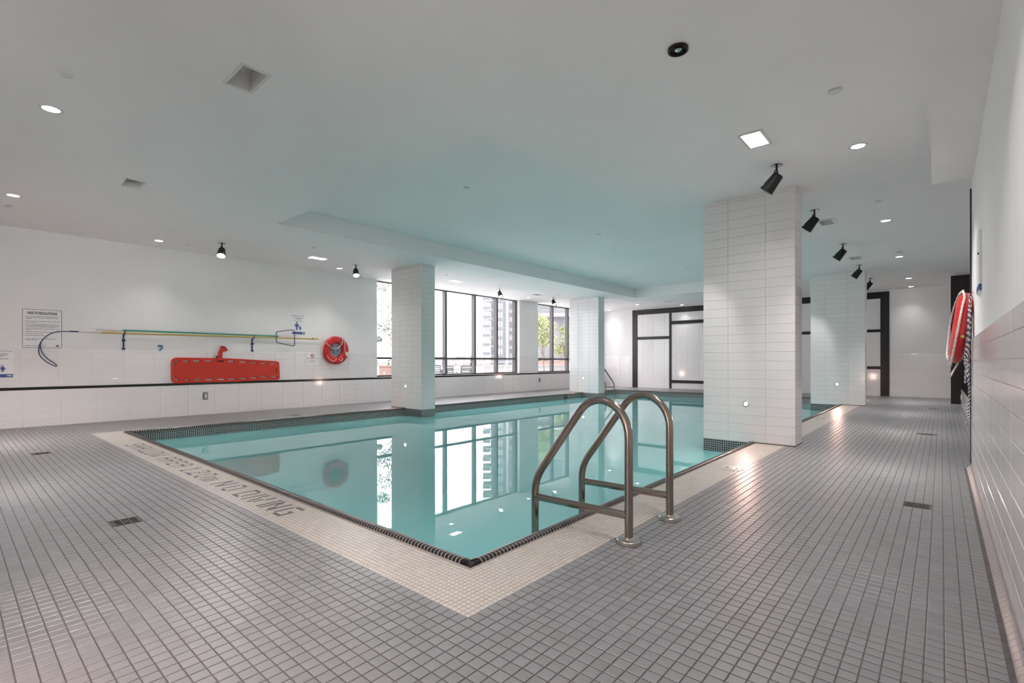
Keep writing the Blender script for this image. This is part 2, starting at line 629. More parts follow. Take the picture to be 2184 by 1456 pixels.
FONT = {
 'S': ['01111', '10000', '10000', '01110', '00001', '00001', '11110'], 'H': ['10001', '10001', '10001', '11111', '10001', '10001', '10001'],
 'A': ['01110', '10001', '10001', '11111', '10001', '10001', '10001'], 'L': ['1000', '1000', '1000', '1000', '1000', '1000', '1111'],
 'O': ['01110', '10001', '10001', '10001', '10001', '10001', '01110'], 'W': ['10001', '10001', '10001', '10101', '10101', '11011', '10001'],
 'R': ['11110', '10001', '10001', '11110', '10100', '10010', '10001'], 'E': ['1111', '1000', '1000', '1110', '1000', '1000', '1111'],
 '1': ['010', '110', '010', '010', '010', '010', '111'], '.': ['0', '0', '0', '0', '0', '0', '1'],
 '2': ['01110', '10001', '00001', '00110', '01000', '10000', '11111'], '0': ['01110', '10001', '10001', '10001', '10001', '10001', '01110'],
 'm': ['00000', '00000', '11010', '10101', '10101', '10101', '10101'], 'N': ['10001', '11001', '11001', '10101', '10011', '10011', '10001'],
 'D': ['11110', '10001', '10001', '10001', '10001', '10001', '11110'], 'I': ['1', '1', '1', '1', '1', '1', '1'],
 'V': ['10001', '10001', '10001', '01010', '01010', '01010', '00100'], 'G': ['01111', '10000', '10000', '10011', '10001', '10001', '01111']}
cells = set()
glyphs = []
WORDS = 'SHALLOW AREA 1.20m NO DIVING'
nat = [(3 if ch == ' ' else len(FONT[ch][0]) + (2 if ch not in 'IL.' else 1)) for ch in WORDS]
stretch = 161.0 / (sum(nat) - 2)
for wi, ch in enumerate(WORDS):
    if ch == ' ':
        continue
    col = int(round(sum(nat[:wi]) * stretch))
    g = FONT[ch]
    mine = []
    for r in range(7):
        for k, b in enumerate(g[r]):
            if b == '1':
                mine.append((col + k, 6 - r))
    glyphs.append(mine)
    cells |= set(mine)
TEXT_X0 = -7.66
tx_scale = WT
bt = tile_mesh(WT - 0.0026, WT - 0.0026, 0.0026, 0.0009, 'border_tile')
lt = tile_template(WT - 0.0026, WT - 0.0026, 0.0026, 0.0009)
nx = int(round((BX1 - BX0) / WT))
ny = int(round((BY1 - BY0) / WT))
col0 = int(round((BX1 - TEXT_X0) / WT))          # tile column of the first letter, counted from the right edge
row0 = 3
pts, letters = [], {}
for i in range(nx):
    x = BX1 - (i + 0.5) * WT
    for j in range(ny):
        y = BY0 + (j + 0.5) * WT
        if PX0 - 0.012 < x < PX1 + 0.012 and PY0 - 0.012 < y < PY1 + 0.012:
            continue
        c = (col0 - 1 - i, j - row0)
        if c in cells:
            letters[c] = (x, y)
            continue
        pts.append((x, y))
P = np.array(pts)
keep = np.ones(len(P), bool)
for x0, x1, y0, y1 in COLS:
    keep &= ~((P[:, 0] > x0) & (P[:, 0] < x1) & (P[:, 1] > y0) & (P[:, 1] < y1))
LID = (-1.525, 4.985)
keep &= ~(np.hypot(P[:, 0] - LID[0], P[:, 1] - LID[1]) < 0.118)
MARKS = [(-1.70, 10.27), (-1.70, 10.30), (-1.675, 10.27), (-1.65, 10.40), (-1.62, 10.40), (-1.62, 10.43), (-1.67, 10.46), (-1.60, 10.52)]
P = P[keep]
dm = np.zeros(len(P), bool)
for x, y in MARKS:
    dm |= (np.abs(P[:, 0] - x) < WT / 2) & (np.abs(P[:, 1] - y) < WT)
Pm, P = P[dm], P[~dm]
order = np.argsort(-screen_area(P[:, 0], P[:, 1]))
for i in order[:300]:
    put('border_tile', bt, border, T(P[i, 0], P[i, 1], -0.0026))
def flat(Pn, z):
    M = np.tile(np.eye(4), (len(Pn), 1, 1))
    M[:, 0, 3], M[:, 1, 3], M[:, 2, 3] = Pn[:, 0], Pn[:, 1], z
    return M
merged('border_tiles', 'border_tile', border, lt, flat(P[order[300:]], -0.0026))
for g in glyphs:
    q = np.array([letters[c] for c in g if c in letters])
    if len(q):
        o = merged('letter', 'letter_tile', border, lt, flat(q, -0.0026))
        del o['kind']
if len(Pm):
    merged('depth_mark', 'letter_tile', border, lt, flat(Pm, -0.0026))

# ------------------------------------------------------------------ pool: basin, mosaic band, coping, water
WX0, WX1, WY0, WY1 = PX0 + CW, PX1 - CW, PY0 + CW, PY1 - CW
pb = MB()
pb.box(WX0 - 0.3, WX1 + 0.3, WY0 - 0.3, WY1 + 0.3, -1.55, -1.35)
pb.box(WX0 - 0.3, WX0 - 0.004, WY0 - 0.3, WY1 + 0.3, -1.4, -0.03).box(WX1 + 0.004, WX1 + 0.3, WY0 - 0.3, WY1 + 0.3, -1.4, -0.03)
pb.box(WX0 - 0.1, WX1 + 0.1, WY0 - 0.3, WY0 - 0.004, -1.4, -0.03).box(WX0 - 0.1, WX1 + 0.1, WY1 + 0.004, WY1 + 0.3, -1.4, -0.03)
basin = pb.build('pool_basin', 'plaster')
tag(basin, 'sunken rectangular pool basin with pale turquoise plaster sides', 'pool', kind='structure')
MP = 0.0283
mt = tile_template(MP - 0.0046, MP - 0.0046, 0.0022, 0.0008)
NR = 8
def band(name, parent, origin, along, normal, length, z_top=-0.034, rows=NR, z_step=MP):
    n = int(length / MP)
    ms = []
    a = Vector(along)
    for i in range(n):
        p = Vector(origin) + a * ((i + 0.5) * length / n)
        for r in range(rows):
            ms.append(frame(a, (0, 0, 1), normal, (p.x, p.y, z_top - (r + 0.5) * z_step)))
    return merged(name, 'mosaic_tile', parent, mt, np.array([[list(q) for q in m] for m in ms]))
mg = MB()
zt, zb = -0.03, -0.034 - NR * MP
mg.box(WX0 - 0.02, WX0 - 0.001, WY0, WY1, zb, zt).box(WX1 + 0.001, WX1 + 0.02, WY0, WY1, zb, zt)
mg.box(WX0, WX1, WY0 - 0.02, WY0 - 0.001, zb, zt).box(WX0, WX1, WY1 + 0.001, WY1 + 0.02, zb, zt)
mg.build('waterline_grout', 'mosaic_grout', basin)
band('mosaic_tiles', basin, (WX0 - 0.002, WY0, 0), (0, 1, 0), (1, 0, 0), WY1 - WY0)
band('mosaic_tiles', basin, (WX0, WY1 + 0.002, 0), (1, 0, 0), (0, -1, 0), WX1 - WX0)
band('mosaic_tiles', basin, (WX0, WY0 - 0.002, 0), (1, 0, 0), (0, 1, 0), WX1 - WX0)
# overflow fitting on the window side
sk = MB().box(WX0 - 0.01, WX0 + 0.006, 12.86, 13.06, -0.15, -0.06)
sk.build('return_fitting', 'frame_alu', basin)

# coping profile: u runs from the deck to the water
PROF = [(0.0, -0.004), (0.002, 0.006), (0.008, 0.013), (0.018, 0.017), (0.034, 0.017), (0.050, 0.013), (0.062, 0.004), (0.069, -0.010), (0.071, -0.034), (0.058, -0.034), (0.0, -0.012)]
def coping_template(length):
    V, F = [], []
    n = len(PROF)
    for s in (-1, 1):
        for u, z in PROF:
            V.append((s * length / 2, u, z))
    for i in range(n):
        j = (i + 1) % n
        F.append((i, j, n + j, n + i))
    # caps as quads strips
    for off, flip in ((0, False), (n, True)):
        i, j = 0, n - 1
        while j - i > 2:
            q = (off + i, off + j, off + j - 1, off + i + 1)
            F.append(q if not flip else q[::-1])
            i += 1
            j -= 1
    return np.array(V), np.array(F)
ct = coping_template(MP - 0.0042)
coping = thing('trim_2', 'row of glossy black rounded coping tiles edging the pool', 'coping', kind='structure')
cg = MB()
def coping_core(a, b, inward):
    a, b, w = Vector((*a, 0)), Vector((*b, 0)), Vector((*inward, 0))
    vs = []
    dn = (b - a).normalized() * 0.071
    for p in (a + dn, b - dn):
        for u, z in PROF:
            q = p + w * (0.0006 + u * 0.985) + Vector((0, 0, z - 0.0006))
            vs.append(q)
    n = len(PROF)
    cg.add(vs, [(i, (i + 1) % n, n + (i + 1) % n, n + i) for i in range(n)])
sides = [((PX0, PY0), (PX1, PY0), (0, 1)), ((PX1, PY0), (PX1, PY1), (-1, 0)), ((PX0, PY1), (PX1, PY1), (0, -1)), ((PX0, PY0), (PX0, PY1), (1, 0))]
cm, cxy = [], []
for a, b, w in sides:
    coping_core(a, b, w)
    av, bv = Vector(a), Vector(b)
    L = (bv - av).length
    n = int(L / MP)
    d = (bv - av).normalized()
    w3 = Vector((*w, 0))
    d3 = Vector((d.x, d.y, 0))
    for i in range(n):
        s = (i + 0.5) * L / n
        p = av + d * s
        if s < 0.04 or s > L - 0.04:
            continue
        if any(x0 < p.x < x1 and y0 < p.y < y1 for x0, x1, y0, y1 in COLS):
            continue
        cm.append(frame(d3, w3, d3.cross(w3), (p.x, p.y, 0)) if d3.cross(w3).z > 0 else frame(-d3, w3, (0, 0, 1), (p.x, p.y, 0)))
        cxy.append((p.x, p.y))
cg.build('coping_grout', 'coping_grout', coping, smooth=40)
# mitred corner pieces
for (x, y), sx, sy in (((PX1, PY0), -1, 1), ((PX0, PY0), 1, 1), ((PX0, PY1), 1, -1), ((PX1, PY1), -1, -1)):
    cmb = MB()
    n = len(PROF)
    e = 0.040 + 0.0
    for leg in (0, 1):
        vs = []
        for k in (0, 1):
            for u, z in PROF:
                t = u if k else 0.0
                if leg == 0:
                    q = (x + sx * (u if k else max(0.072, e)), y + sy * u, z) if k else (x + sx * 0.074, y + sy * u, z)
                else:
                    q = (x + sx * u, y + sy * (u if k else 0.074), z)
                vs.append(q)
        cmb.add(vs, [(i, (i + 1) % n, n + (i + 1) % n, n + i) for i in range(n)])
    cmb.build('coping_corner', 'coping_tile', coping, smooth=40)
cxy = np.array(cxy)
order = np.argsort(-screen_area(cxy[:, 0], cxy[:, 1]))
cme = fast_mesh('coping_tile', *ct)
cme.materials.append(MATS['coping_tile'])
cme.polygons.foreach_set('use_smooth', [True] * len(cme.polygons))
cme.set_sharp_from_angle(angle=math.radians(50))
for i in order[:300]:
    put('coping_tile', cme, coping, cm[i])
merged('coping_tiles', 'coping_tile', coping, ct, np.array([[list(r) for r in cm[i]] for i in order[300:]]))

wv = MB().add([(WX0 - 0.02, WY0 - 0.02, WATER), (WX1 + 0.02, WY0 - 0.02, WATER), (WX1 + 0.02, WY1 + 0.02, WATER), (WX0 - 0.02, WY1 + 0.02, WATER)], [(0, 1, 2, 3)])
water = wv.build('pool_water', 'pool_water')
tag(water, 'still turquoise pool water mirroring the windows and columns', 'water', kind='stuff')

# ------------------------------------------------------------------ wall tiling helper
TT, TG = 0.006, 0.0028
def tile_rows(parent, place, u0, u1, z0, z1, joints=None, rh=RH, rw=RW_, single=True, name='tile', skip=None):
    """rows of long tiles on a face; place(u, z) gives the matrix of a point of the face"""
    us = joints if joints else None
    if us is None:
        us = [u0]
        while us[-1] + rw < u1 - 0.02:
            us.append(us[-1] + rw)
        us.append(u1)
    zs = [z0]
    while zs[-1] + rh < z1 - 0.02:
        zs.append(zs[-1] + rh)
    zs.append(z1)
    groups = {}
    for a, b in zip(us[:-1], us[1:]):
        for c, d in zip(zs[:-1], zs[1:]):
            if skip and skip((a + b) / 2, (c + d) / 2):
                continue
            w, h = b - a - TG, d - c - TG
            if w < 0.01 or h < 0.01:
                continue
            m = place((a + b) / 2, (c + d) / 2)
            if single:
                put(name, tile_mesh(w, h, TT, 0.0022, 'wall_tile'), parent, m)
            else:
                groups.setdefault((round(w, 3), round(h, 3)), []).append(m)
    for (w, h), ms in groups.items():
        merged(name + 's', 'wall_tile', parent, tile_template(w, h, TT, 0.0022), np.array([[list(r) for r in m] for m in ms]))

# ------------------------------------------------------------------ columns
col_labels = ['white tiled square column nearest the camera, right of the steel pool ladder',
              'farther white tiled column on the right, partly behind the big near column',
              'white tiled column at the left pool edge in front of the tall windows',
              'far white tiled column on the window side beside the distant ladder']
col_joints = [[-2.424, -2.105, -1.656, -1.329], [-2.424, -2.105, -1.656, -1.329], [-9.526, -9.2, -8.76, -8.441], [-9.558, -9.22, -8.76, -8.424]]
columns = []
for ci, (x0, x1, y0, y1) in enumerate(COLS):
    c = MB().box(x0 + TT, x1 - TT, y0 + TT, y1 - TT, -1.4, ZC).build('column', 'wall_grout')
    tag(c, col_labels[ci], 'column', kind='structure')
    columns.append(c)
    tile_rows(c, lambda u, z: ON_FRONT(u, z, y0 + TT), x0, x1, 0.0, ZC, joints=col_joints[ci])
    tile_rows(c, lambda u, z: ON_SIDE(u, z, x1 - TT), y0, y1, 0.0, ZC, joints=[y0, y1])
    tile_rows(c, lambda u, z: ON_BACK(u, z, y1 - TT), x0, x1, 0.0, ZC, single=False)
    tile_rows(c, lambda u, z: frame((0, -1, 0), (0, 0, 1), (-1, 0, 0), (x0 + TT, u, z)), y0, y1, 0.0, ZC, single=False)
    # mosaic skirt where the column stands in the water
    if x0 < WX1 < x1:
        a, b = x0, WX1
    else:
        a, b = WX0, x1
    MB().box(a - 0.0, b + 0.0, y0 + 0.001, y1 - 0.001, -0.26, -0.001).build('skirt_grout', 'mosaic_grout', c)
    band('mosaic_tiles', c, (a, y0 + 0.001, 0), (1, 0, 0), (0, -1, 0), b - a, z_top=-0.001, rows=9)
    if x1 == b or ci >= 2:
        band('mosaic_tiles', c, (x1 - 0.002, y0, 0), (0, 1, 0), (1, 0, 0), y1 - y0, z_top=-0.001, rows=9)
    # dark strip for the gap and its shadow where column meets deck
    a, b = (max(WX1, x0), x1) if ci < 2 else (x0, min(WX0, x1))
    MB().box(a, b + (0.004 if ci < 2 else 0), y0 - 0.004, y1 + 0.004, -0.003, 0.012).build('base_gap_shadow', 'floor_grout', c)
for (x0, x1, y0, y1), lab in zip(BACKCOLS, ('white tiled column behind the camera on the right', 'white tiled column behind the camera near the windows')):
    c = MB().box(x0, x1, y0, y1, -0.01, ZC).build('column', 'wall_tile')
    tag(c, lab, 'column', kind='structure')

# ------------------------------------------------------------------ window wall (left)
W1 = (7.28, 12.95)
W2 = (13.99, 17.95)
wl = MB()
wl.box(XL - 0.35, XL - TT, YB, YF + 0.1, -0.1, 0.590)
for a, b in ((YB, W1[0]), (W1[1], W2[0]), (W2[1], YF + 0.1)):
    wl.box(XL - 0.35, X_UP - TT + 0.002, a, b, 0.59, ZC)
wall_left = wl.build('wall_left', 'paint')
tag(wall_left, 'window-side wall, pale paint above white tiles and black ledge', 'wall', kind='structure')
tile_rows(wall_left, lambda u, z: ON_LEFT(u, z, XL - TT), 0.802 - 0.452 * 3, YF, 0.002, 0.588, rh=0.1172, rw=0.452)
for a, b, j in ((0.774 - 0.4375 * 3, W1[0], None), (W1[1], W2[0], [W1[1], 13.4, W2[0]]), (W2[1], YF, [W2[1], YF])):
    tile_rows(wall_left, lambda u, z: ON_LEFT(u, z, X_UP - TT), a, b, Z_LEDGE, 1.245, joints=j, rh=0.1122, rw=0.4375)
# tiled reveal of the pier between the two windows
tile_rows(wall_left, lambda u, z: ON_FRONT(u, z, W1[1]), X_UP - 0.19, X_UP - 0.004, Z_LEDGE, 1.245, joints=[X_UP - 0.19, X_UP - 0.004], rh=0.1122, single=False)
ledge = box('trim_3', 'black_stone', None, XL - 0.12, XL + 0.004, YB, YF, 0.590, Z_LEDGE, bevel=0.003)
tag(ledge, 'long black stone ledge strip running below the windows', 'ledge', kind='structure')

# windows
XG = -11.12
def window(name, y0, y1, mull, label):
    w = thing(name, label, 'window', kind='structure')
    box('window_sill', 'sill_white', w, XG - 0.10, XL - 0.035, y0, y1, 0.600, Z_LEDGE + 0.006, bevel=0.003)
    for y in mull:
        box('mullion', 'frame_alu', w, XG - 0.07, XG + 0.07, y - 0.035, y + 0.035, Z_LEDGE, ZC - 0.005, bevel=0.004)
    edges = sorted([y0] + list(mull) + [y1])
    box('bottom_rail', 'frame_alu', w, XG - 0.06, XG + 0.055, y0, y1, Z_LEDGE + 0.006, Z_LEDGE + 0.05, bevel=0.003)
    box('top_rail', 'frame_alu', w, XG - 0.06, XG + 0.055, y0, y1, ZC - 0.03, ZC - 0.002, bevel=0.003)
    for a, b in zip(edges[:-1], edges[1:]):
        if b - a < 0.12:
            continue
        box('transom', 'frame_alu', w, XG - 0.06, XG + 0.06, a + 0.02, b - 0.02, 1.103, 1.160, bevel=0.004)
        for z0, z1 in ((Z_LEDGE + 0.05, 1.103), (1.160, ZC - 0.03)):
            box('pane', 'window_glass', w, XG - 0.012, XG - 0.004, a + 0.02, b - 0.02, z0, z1)
    return w
window('window_1', W1[0], W1[1], [7.33, 8.52, 9.735, 10.945, 11.965, 12.905], 'wide tall window with dark mullions looking onto the terrace')
window('window_2', W2[0], W2[1], [15.065, 16.07, 17.05, 17.91], 'narrower tall window past the pier, trees and grey facade outside')
# ------------------------------------------------------------------ far wall with the black frame
wf = MB().box(XL - 0.35, 1.4, YF + TT, YF + 0.2, -0.1, ZC)
wall_far = wf.build('wall_far', 'paint')
tag(wall_far, 'far end wall with white tiled panels inside a black frame', 'wall', kind='structure')
fx0, fx1 = -9.442, -1.155
tile_rows(wall_far, lambda u, z: ON_FRONT(u, z, YF + TT), XL, fx0, 0, 1.245, single=False)
tile_rows(wall_far, lambda u, z: ON_FRONT(u, z, YF + TT), fx1, 0.3, 0, 1.245, single=False)
tile_rows(wall_far, lambda u, z: ON_FRONT(u, z, YF + TT), fx0, fx1, 0, 3.09, single=False)
def bar(x0, x1, z0, z1, name='frame_bar'):
    box(name, 'black_paint', wall_far, x0, x1, YF - 0.018, YF + 0.004, z0, z1, bevel=0.002)
bar(fx0, -9.222, 0.003, 2.905)
bar(-1.367, fx1, 0.003, 2.905)
bar(fx0, fx1, 2.905, 3.105)
bays = [-9.222, -7.851, -6.2, -4.55, -2.9, -1.367]
for x in bays[1:-1]:
    bar(x - 0.045, x + 0.045, 0.003, 2.905, 'frame_mullion')
for k, zs in enumerate(([(1.907, 2.021)], [(2.462, 2.587), (0.218, 0.327)], [(1.907, 2.0), (0.80, 0.89)], [(1.907, 2.0)], [(1.907, 1.994), (0.80, 0.887)])):
    a = bays[k] + (0.045 if k else 0)
    b = bays[k + 1] - (0.045 if k < 4 else 0)
    for z0, z1 in zs:
        bar(a, b, z0, z1)

# ------------------------------------------------------------------ right wall, recess beyond it, wall behind the camera
YE = 6.47
W_ADDED = (-4.7, -2.2)  # opening of the added window, out of view
wr = MB().box(XR + TT, XR + 0.2, YB, W_ADDED[0], -0.1, ZC).box(XR + TT, 1.4, W_ADDED[1], YE, -0.1, ZC).box(XR + TT, XR + 0.2, W_ADDED[0], W_ADDED[1], -0.1, 0.15).box(XR + TT, XR + 0.2, W_ADDED[0], W_ADDED[1], 2.72, ZC)
wall_right = wr.build('wall_right', 'paint')
tag(wall_right, 'near right wall, glossy white tiles below pale paint', 'wall', kind='structure')
tile_rows(wall_right, lambda u, z: ON_RIGHT(u, z, XR + TT), YE - RW_ * 13, YE, 0.05, 1.245, joints=[YE - RW_ * k for k in range(13, -1, -1)], rh=0.11)
box('end_tile', 'wall_tile', wall_right, XR + 0.001, 1.3, YE - 0.001, YE + 0.006, 0.0, 1.245, bevel=0.002)
box('trim_4', 'black_paint', None, XR - 0.006, XR + 0.03, YE + 0.001, YE + 0.028, 0.0, 2.69, bevel=0.002)
tag(bpy.data.objects['trim_4'], 'thin black edge strip at the end of the right wall', 'trim', kind='structure')
# cove pieces along the foot of the right wall
cove = thing('baseboard_right', 'rounded grey-pink cove tiles at the foot of the right wall', 'baseboard', kind='structure')
cv = [(0.0, 0.0), (0.036, 0.0), (0.031, 0.008), (0.019, 0.019), (0.010, 0.032), (0.004, 0.046), (0.0, 0.048)]
cvm = MB()
L = GT * 1 - 0.002
n = len(cv)
cvm.add([(-u, s * L / 2, z) for s in (-1, 1) for u, z in cv], [(i, (i + 1) % n, n + (i + 1) % n, n + i) for i in range(n)] + [tuple(range(n)), tuple(range(2 * n - 1, n - 1, -1))])
cvme = cvm.mesh('cove_tile', smooth=35)
cvme.materials.append(MATS['cove_tile'])
for k in range(int((YE - 1.6) / GT)):
    put('cove_tile', cvme, cove, T(XR + 0.004, YE - (k + 0.5) * GT, 0))
box('cove_run', 'cove_tile', cove, XR - 0.004, XR + 0.006, YB, YE, 0, 0.05)

al = MB().box(1.3, 1.4, YE, YF, -0.1, ZC).build('wall_recess', 'paint')
tag(al, 'plain side wall of the recess beyond the right wall', 'wall', kind='structure')
box('door_1', 'black_paint', None, 0.177, 1.3, 16.03, 16.12, 0.0, 3.105, bevel=0.003)
tag(bpy.data.objects['door_1'], 'tall black door panel at the far right end of the deck', 'door', kind='structure')
kn = MB().box(0.366, 1.3, 8.2, 16.03, 0.0, 0.395).build('wall_low', 'wall_grout')
tag(kn, 'low white tiled kerb beside the black panel', 'kerb', kind='structure')
tile_rows(kn, lambda u, z: ON_RIGHT(u, z, 0.366), 8.2, 16.03, 0.003, 0.39, rh=0.115)
box('cap', 'black_stone', kn, 0.350, 1.3, 8.2, 16.03, 0.395, 0.410, bevel=0.002)
wb = MB().box(XL - 0.35, XR + 0.2, YB - 0.2, YB, -0.1, ZC).build('wall_back', 'paint')
tag(wb, 'plain pale wall behind the camera', 'wall', kind='structure')
w3 = thing('added_window', 'tall glazed window added unseen in the right wall behind the camera', 'window', kind='structure')  # added out of view to bring daylight to the foreground
for k in range(5):
    y = W_ADDED[0] + (W_ADDED[1] - W_ADDED[0]) * k / 4
    box('mullion', 'frame_alu', w3, XR + 0.03, XR + 0.15, y - 0.035, y + 0.035, 0.15, 2.72, bevel=0.004)
    if k < 4:
        box('pane', 'clear_glass', w3, XR + 0.085, XR + 0.093, y + 0.02, W_ADDED[0] + (W_ADDED[1] - W_ADDED[0]) * (k + 1) / 4 - 0.02, 0.2, 2.7)
box('bottom_rail', 'frame_alu', w3, XR + 0.03, XR + 0.15, W_ADDED[0], W_ADDED[1], 0.15, 0.21, bevel=0.004)

# ------------------------------------------------------------------ ceiling with raised tray and fixture openings
RX0, RX1, RY0, RY1, RZ = -7.68, -3.203, 3.337, 15.02, 3.445
SQ = [  # x, y, along ('x' or 'y'), lit, label
 (-3.905, 1.48, 'x', False, 'unlit rectangular recessed ceiling light, largest one at upper left'),
 (-7.22, 1.455, 'x', False, 'unlit rectangular recessed ceiling light, smaller one above the health sign'),
 (-1.335, 5.06, 'y', True, 'bright rectangular recessed ceiling light beside the nearest right spotlight'),
 (-1.31, 8.78, 'y', False, 'unlit rectangular recessed light beside the second right spotlight'),
 (-1.32, 12.21, 'y', False, 'unlit rectangular recessed light beside the third right spotlight'),
 (-9.57, 4.98, 'y', True, 'bright rectangular recessed light between the two left spotlights'),
 (-9.58, 8.77, 'y', True, 'bright rectangular recessed light just right of the left column top'),
 (-9.60, 12.23, 'y', False, 'unlit rectangular recessed light near the fourth spotlight by windows'),
 (-7.17, 16.62, 'x', False, 'unlit rectangular recessed light above the black framed far wall')]
SL, SW = 0.335, 0.172
holes = [(RX0, RX1, RY0, RY1)]
for x, y, al_, lit, lab in SQ:
    hx, hy = (SL / 2, SW / 2) if al_ == 'x' else (SW / 2, SL / 2)
    holes.append((x - hx, x + hx, y - hy, y + hy))
xs = sorted({XL - 0.35, XR + 0.2, 1.4} | {h[0] for h in holes} | {h[1] for h in holes})
ys = sorted({YB - 0.15, -1.4, YF + 0.2} | {h[2] for h in holes} | {h[3] for h in holes})
cmb = MB()
for a, b in zip(xs[:-1], xs[1:]):
    for c_, d in zip(ys[:-1], ys[1:]):
        mx, my = (a + b) / 2, (c_ + d) / 2
        if any(h[0] < mx < h[1] and h[2] < my < h[3] for h in holes):
            continue
        if mx > XR + 0.2 and my < -1.4:
            continue
        cmb.add([(a, c_, ZC), (b, c_, ZC), (b, d, ZC), (a, d, ZC)], [(0, 3, 2, 1)])
# tray
cmb.add([(RX0, RY0, RZ), (RX1, RY0, RZ), (RX1, RY1, RZ), (RX0, RY1, RZ)], [(0, 3, 2, 1)])
for (a, b) in (((RX0, RY0), (RX1, RY0)), ((RX1, RY0), (RX1, RY1)), ((RX1, RY1), (RX0, RY1)), ((RX0, RY1), (RX0, RY0))):
    cmb.add([(*a, ZC), (*b, ZC), (*b, RZ), (*a, RZ)], [(0, 1, 2, 3)])
cmb.box(XL - 0.4, 1.45, -1.4, YF + 0.25, 3.55, 3.65).box(XL - 0.4, XR + 0.2, YB - 0.2, -1.4, 3.55, 3.65)
me = bpy.data.meshes.new('ceiling')
me.from_pydata(cmb.v, [], cmb.f)
ceiling = link('ceiling', me, 'ceiling_paint')
tag(ceiling, 'flat white ceiling with a raised rectangular tray over the pool', 'ceiling', kind='structure')
box('bulkhead', 'ceiling_paint', ceiling, -0.062, XR + 0.1, YB, 6.22, 2.72, ZC)

# ------------------------------------------------------------------ ceiling fixtures
def down_proto():
    t = thing('downlight', 'x', 'ceiling light', group='round ceiling downlights')
    MB().lathe([(0.062, 0.0), (0.075, -0.001), (0.078, -0.004), (0.074, -0.007), (0.060, -0.006), (0.055, 0.0)], 28).build('trim_ring', 'fixture_white', t, smooth=40)
    MB().lathe([(0.058, -0.0035), (0.001, -0.0035)], 28).build('lens', 'lens_lit', t)
    lamp('downlight_lamp', t, 'AREA', (0, 0, -0.012), (0, 0, -1), P_DOWN, COL_LAMP, size=0.10, spread=88)
    return t
DL = [(-5.605, 0.582, 'round lit downlight at the upper left, brightest with a soft halo'),
 (-8.863, 0.567, 'round lit downlight at the far left edge of the ceiling'),
 (-10.276, 2.446, 'round lit downlight left of the first left spotlight'),
 (-10.254, 5.849, 'round lit downlight left of the second left spotlight'),
 (-10.265, 9.223, 'round lit downlight above the tall window right of the column'),
 (-10.228, 12.579, 'round lit downlight by the wall pier between the windows'),
 (-10.32, 18.0, 'round lit downlight in the far left corner by the far wall'),
 (-8.47, 16.78, 'round lit downlight above the left end of the black frame'),
 (-7.28, 18.0, 'round lit downlight close to the far wall over the frame'),
 (-0.614, 5.882, 'round lit downlight right of the nearest right spotlight, largest there'),
 (-0.627, 9.265, 'round lit downlight second along the right-hand ceiling row'),
 (-0.636, 12.636, 'round lit downlight third along the right-hand ceiling row'),
 (-0.621, 16.066, 'round lit downlight fourth along the right-hand ceiling row'),
 (-0.642, 17.9, 'round lit downlight last of the right-hand row, by the far wall'),
 (-2.35, 0.58, 'unseen round downlight added for light above and left of the camera'),  # from here on: lamps added out of view, continuing the rows for light
 (-0.62, 2.50, 'unseen round downlight added overhead near the right wall'),
 (-0.9, -1.4, 'unseen round downlight added behind the camera on the right'),
 (-5.6, -2.6, 'unseen round downlight added behind the camera at the middle'),
 (-9.6, -2.6, 'unseen round downlight added behind the camera on the left')]
proto = down_proto()
for i, (x, y, lab) in enumerate(DL):
    if i == 0:
        proto.matrix_basis = T(x, y, ZC)
        proto['label'] = lab
    else:
        r = dup(proto, T(x, y, ZC), lab)
        k = 0.12 if y > 17.5 else (0.15 if x < -10 else (0.45 if y > 16.5 else ((0.5 if y < 4 else 0.95) if x > -1 else 1.0)))      # less power close to the walls, keeping bright patches off them
        if k < 1:
            for c in r.children:
                if c.type == 'LIGHT':
                    c.data = c.data.copy()
                    c.data.energy *= k

for x, y, al_, lit, lab in SQ:
    rz = 0 if al_ == 'x' else PI / 2
    t = thing('recessed_light', lab, 'ceiling light', T(x, y, ZC) @ Matrix.Rotation(rz, 4, 'Z'), group='rectangular recessed ceiling lights')
    a, b = SL / 2, SW / 2
    fr = MB()
    for x0, x1, y0, y1 in ((-a - 0.02, a + 0.02, -b - 0.02, -b + 0.004), (-a - 0.02, a + 0.02, b - 0.004, b + 0.02), (-a - 0.02, -a + 0.004, -b, b), (a - 0.004, a + 0.02, -b, b)):
        fr.box(x0, x1, y0, y1, -0.008, 0.0)
    fr.build('frame', 'fixture_grey' if lit else 'fixture_white', t)
    h = 0.13
    hb = MB()
    for p, q in (((-a, -b), (a, -b)), ((a, -b), (a, b)), ((a, b), (-a, b)), ((-a, b), (-a, -b))):
        hb.add([(*p, 0), (*q, 0), (q[0] * 0.8, q[1] * 0.8, h), (p[0] * 0.8, p[1] * 0.8, h)], [(0, 1, 2, 3)])
    hb.build('housing', 'fixture_white' if lit else 'fixture_grey', t)
    a2, b2 = a * 0.8, b * 0.8
    MB().add([(-a2, -b2, h), (a2, -b2, h), (a2, b2, h), (-a2, b2, h)], [(0, 3, 2, 1)]).build('diffuser', 'lens_lit' if lit else 'fixture_grey', t)
    if not lit:
        MB().tube([(-a2 * 0.7, 0, h - 0.03), (a2 * 0.7, 0, h - 0.03)], 0.011, 8).build('unlit_tube', 'fixture_white', t)
    else:
        MB().tube([(a * 0.3, 0, h - 0.01), (a * 0.3, 0, h - 0.04)], 0.008, 8).build('fixing_screw', 'fixture_grey', t)
        lamp('recessed_lamp', t, 'AREA', (0, 0, h - 0.05), (0, 0, -1), P_SQUARE, COL_LAMP, sx=a2 * 1.8, sy=b2 * 1.8)

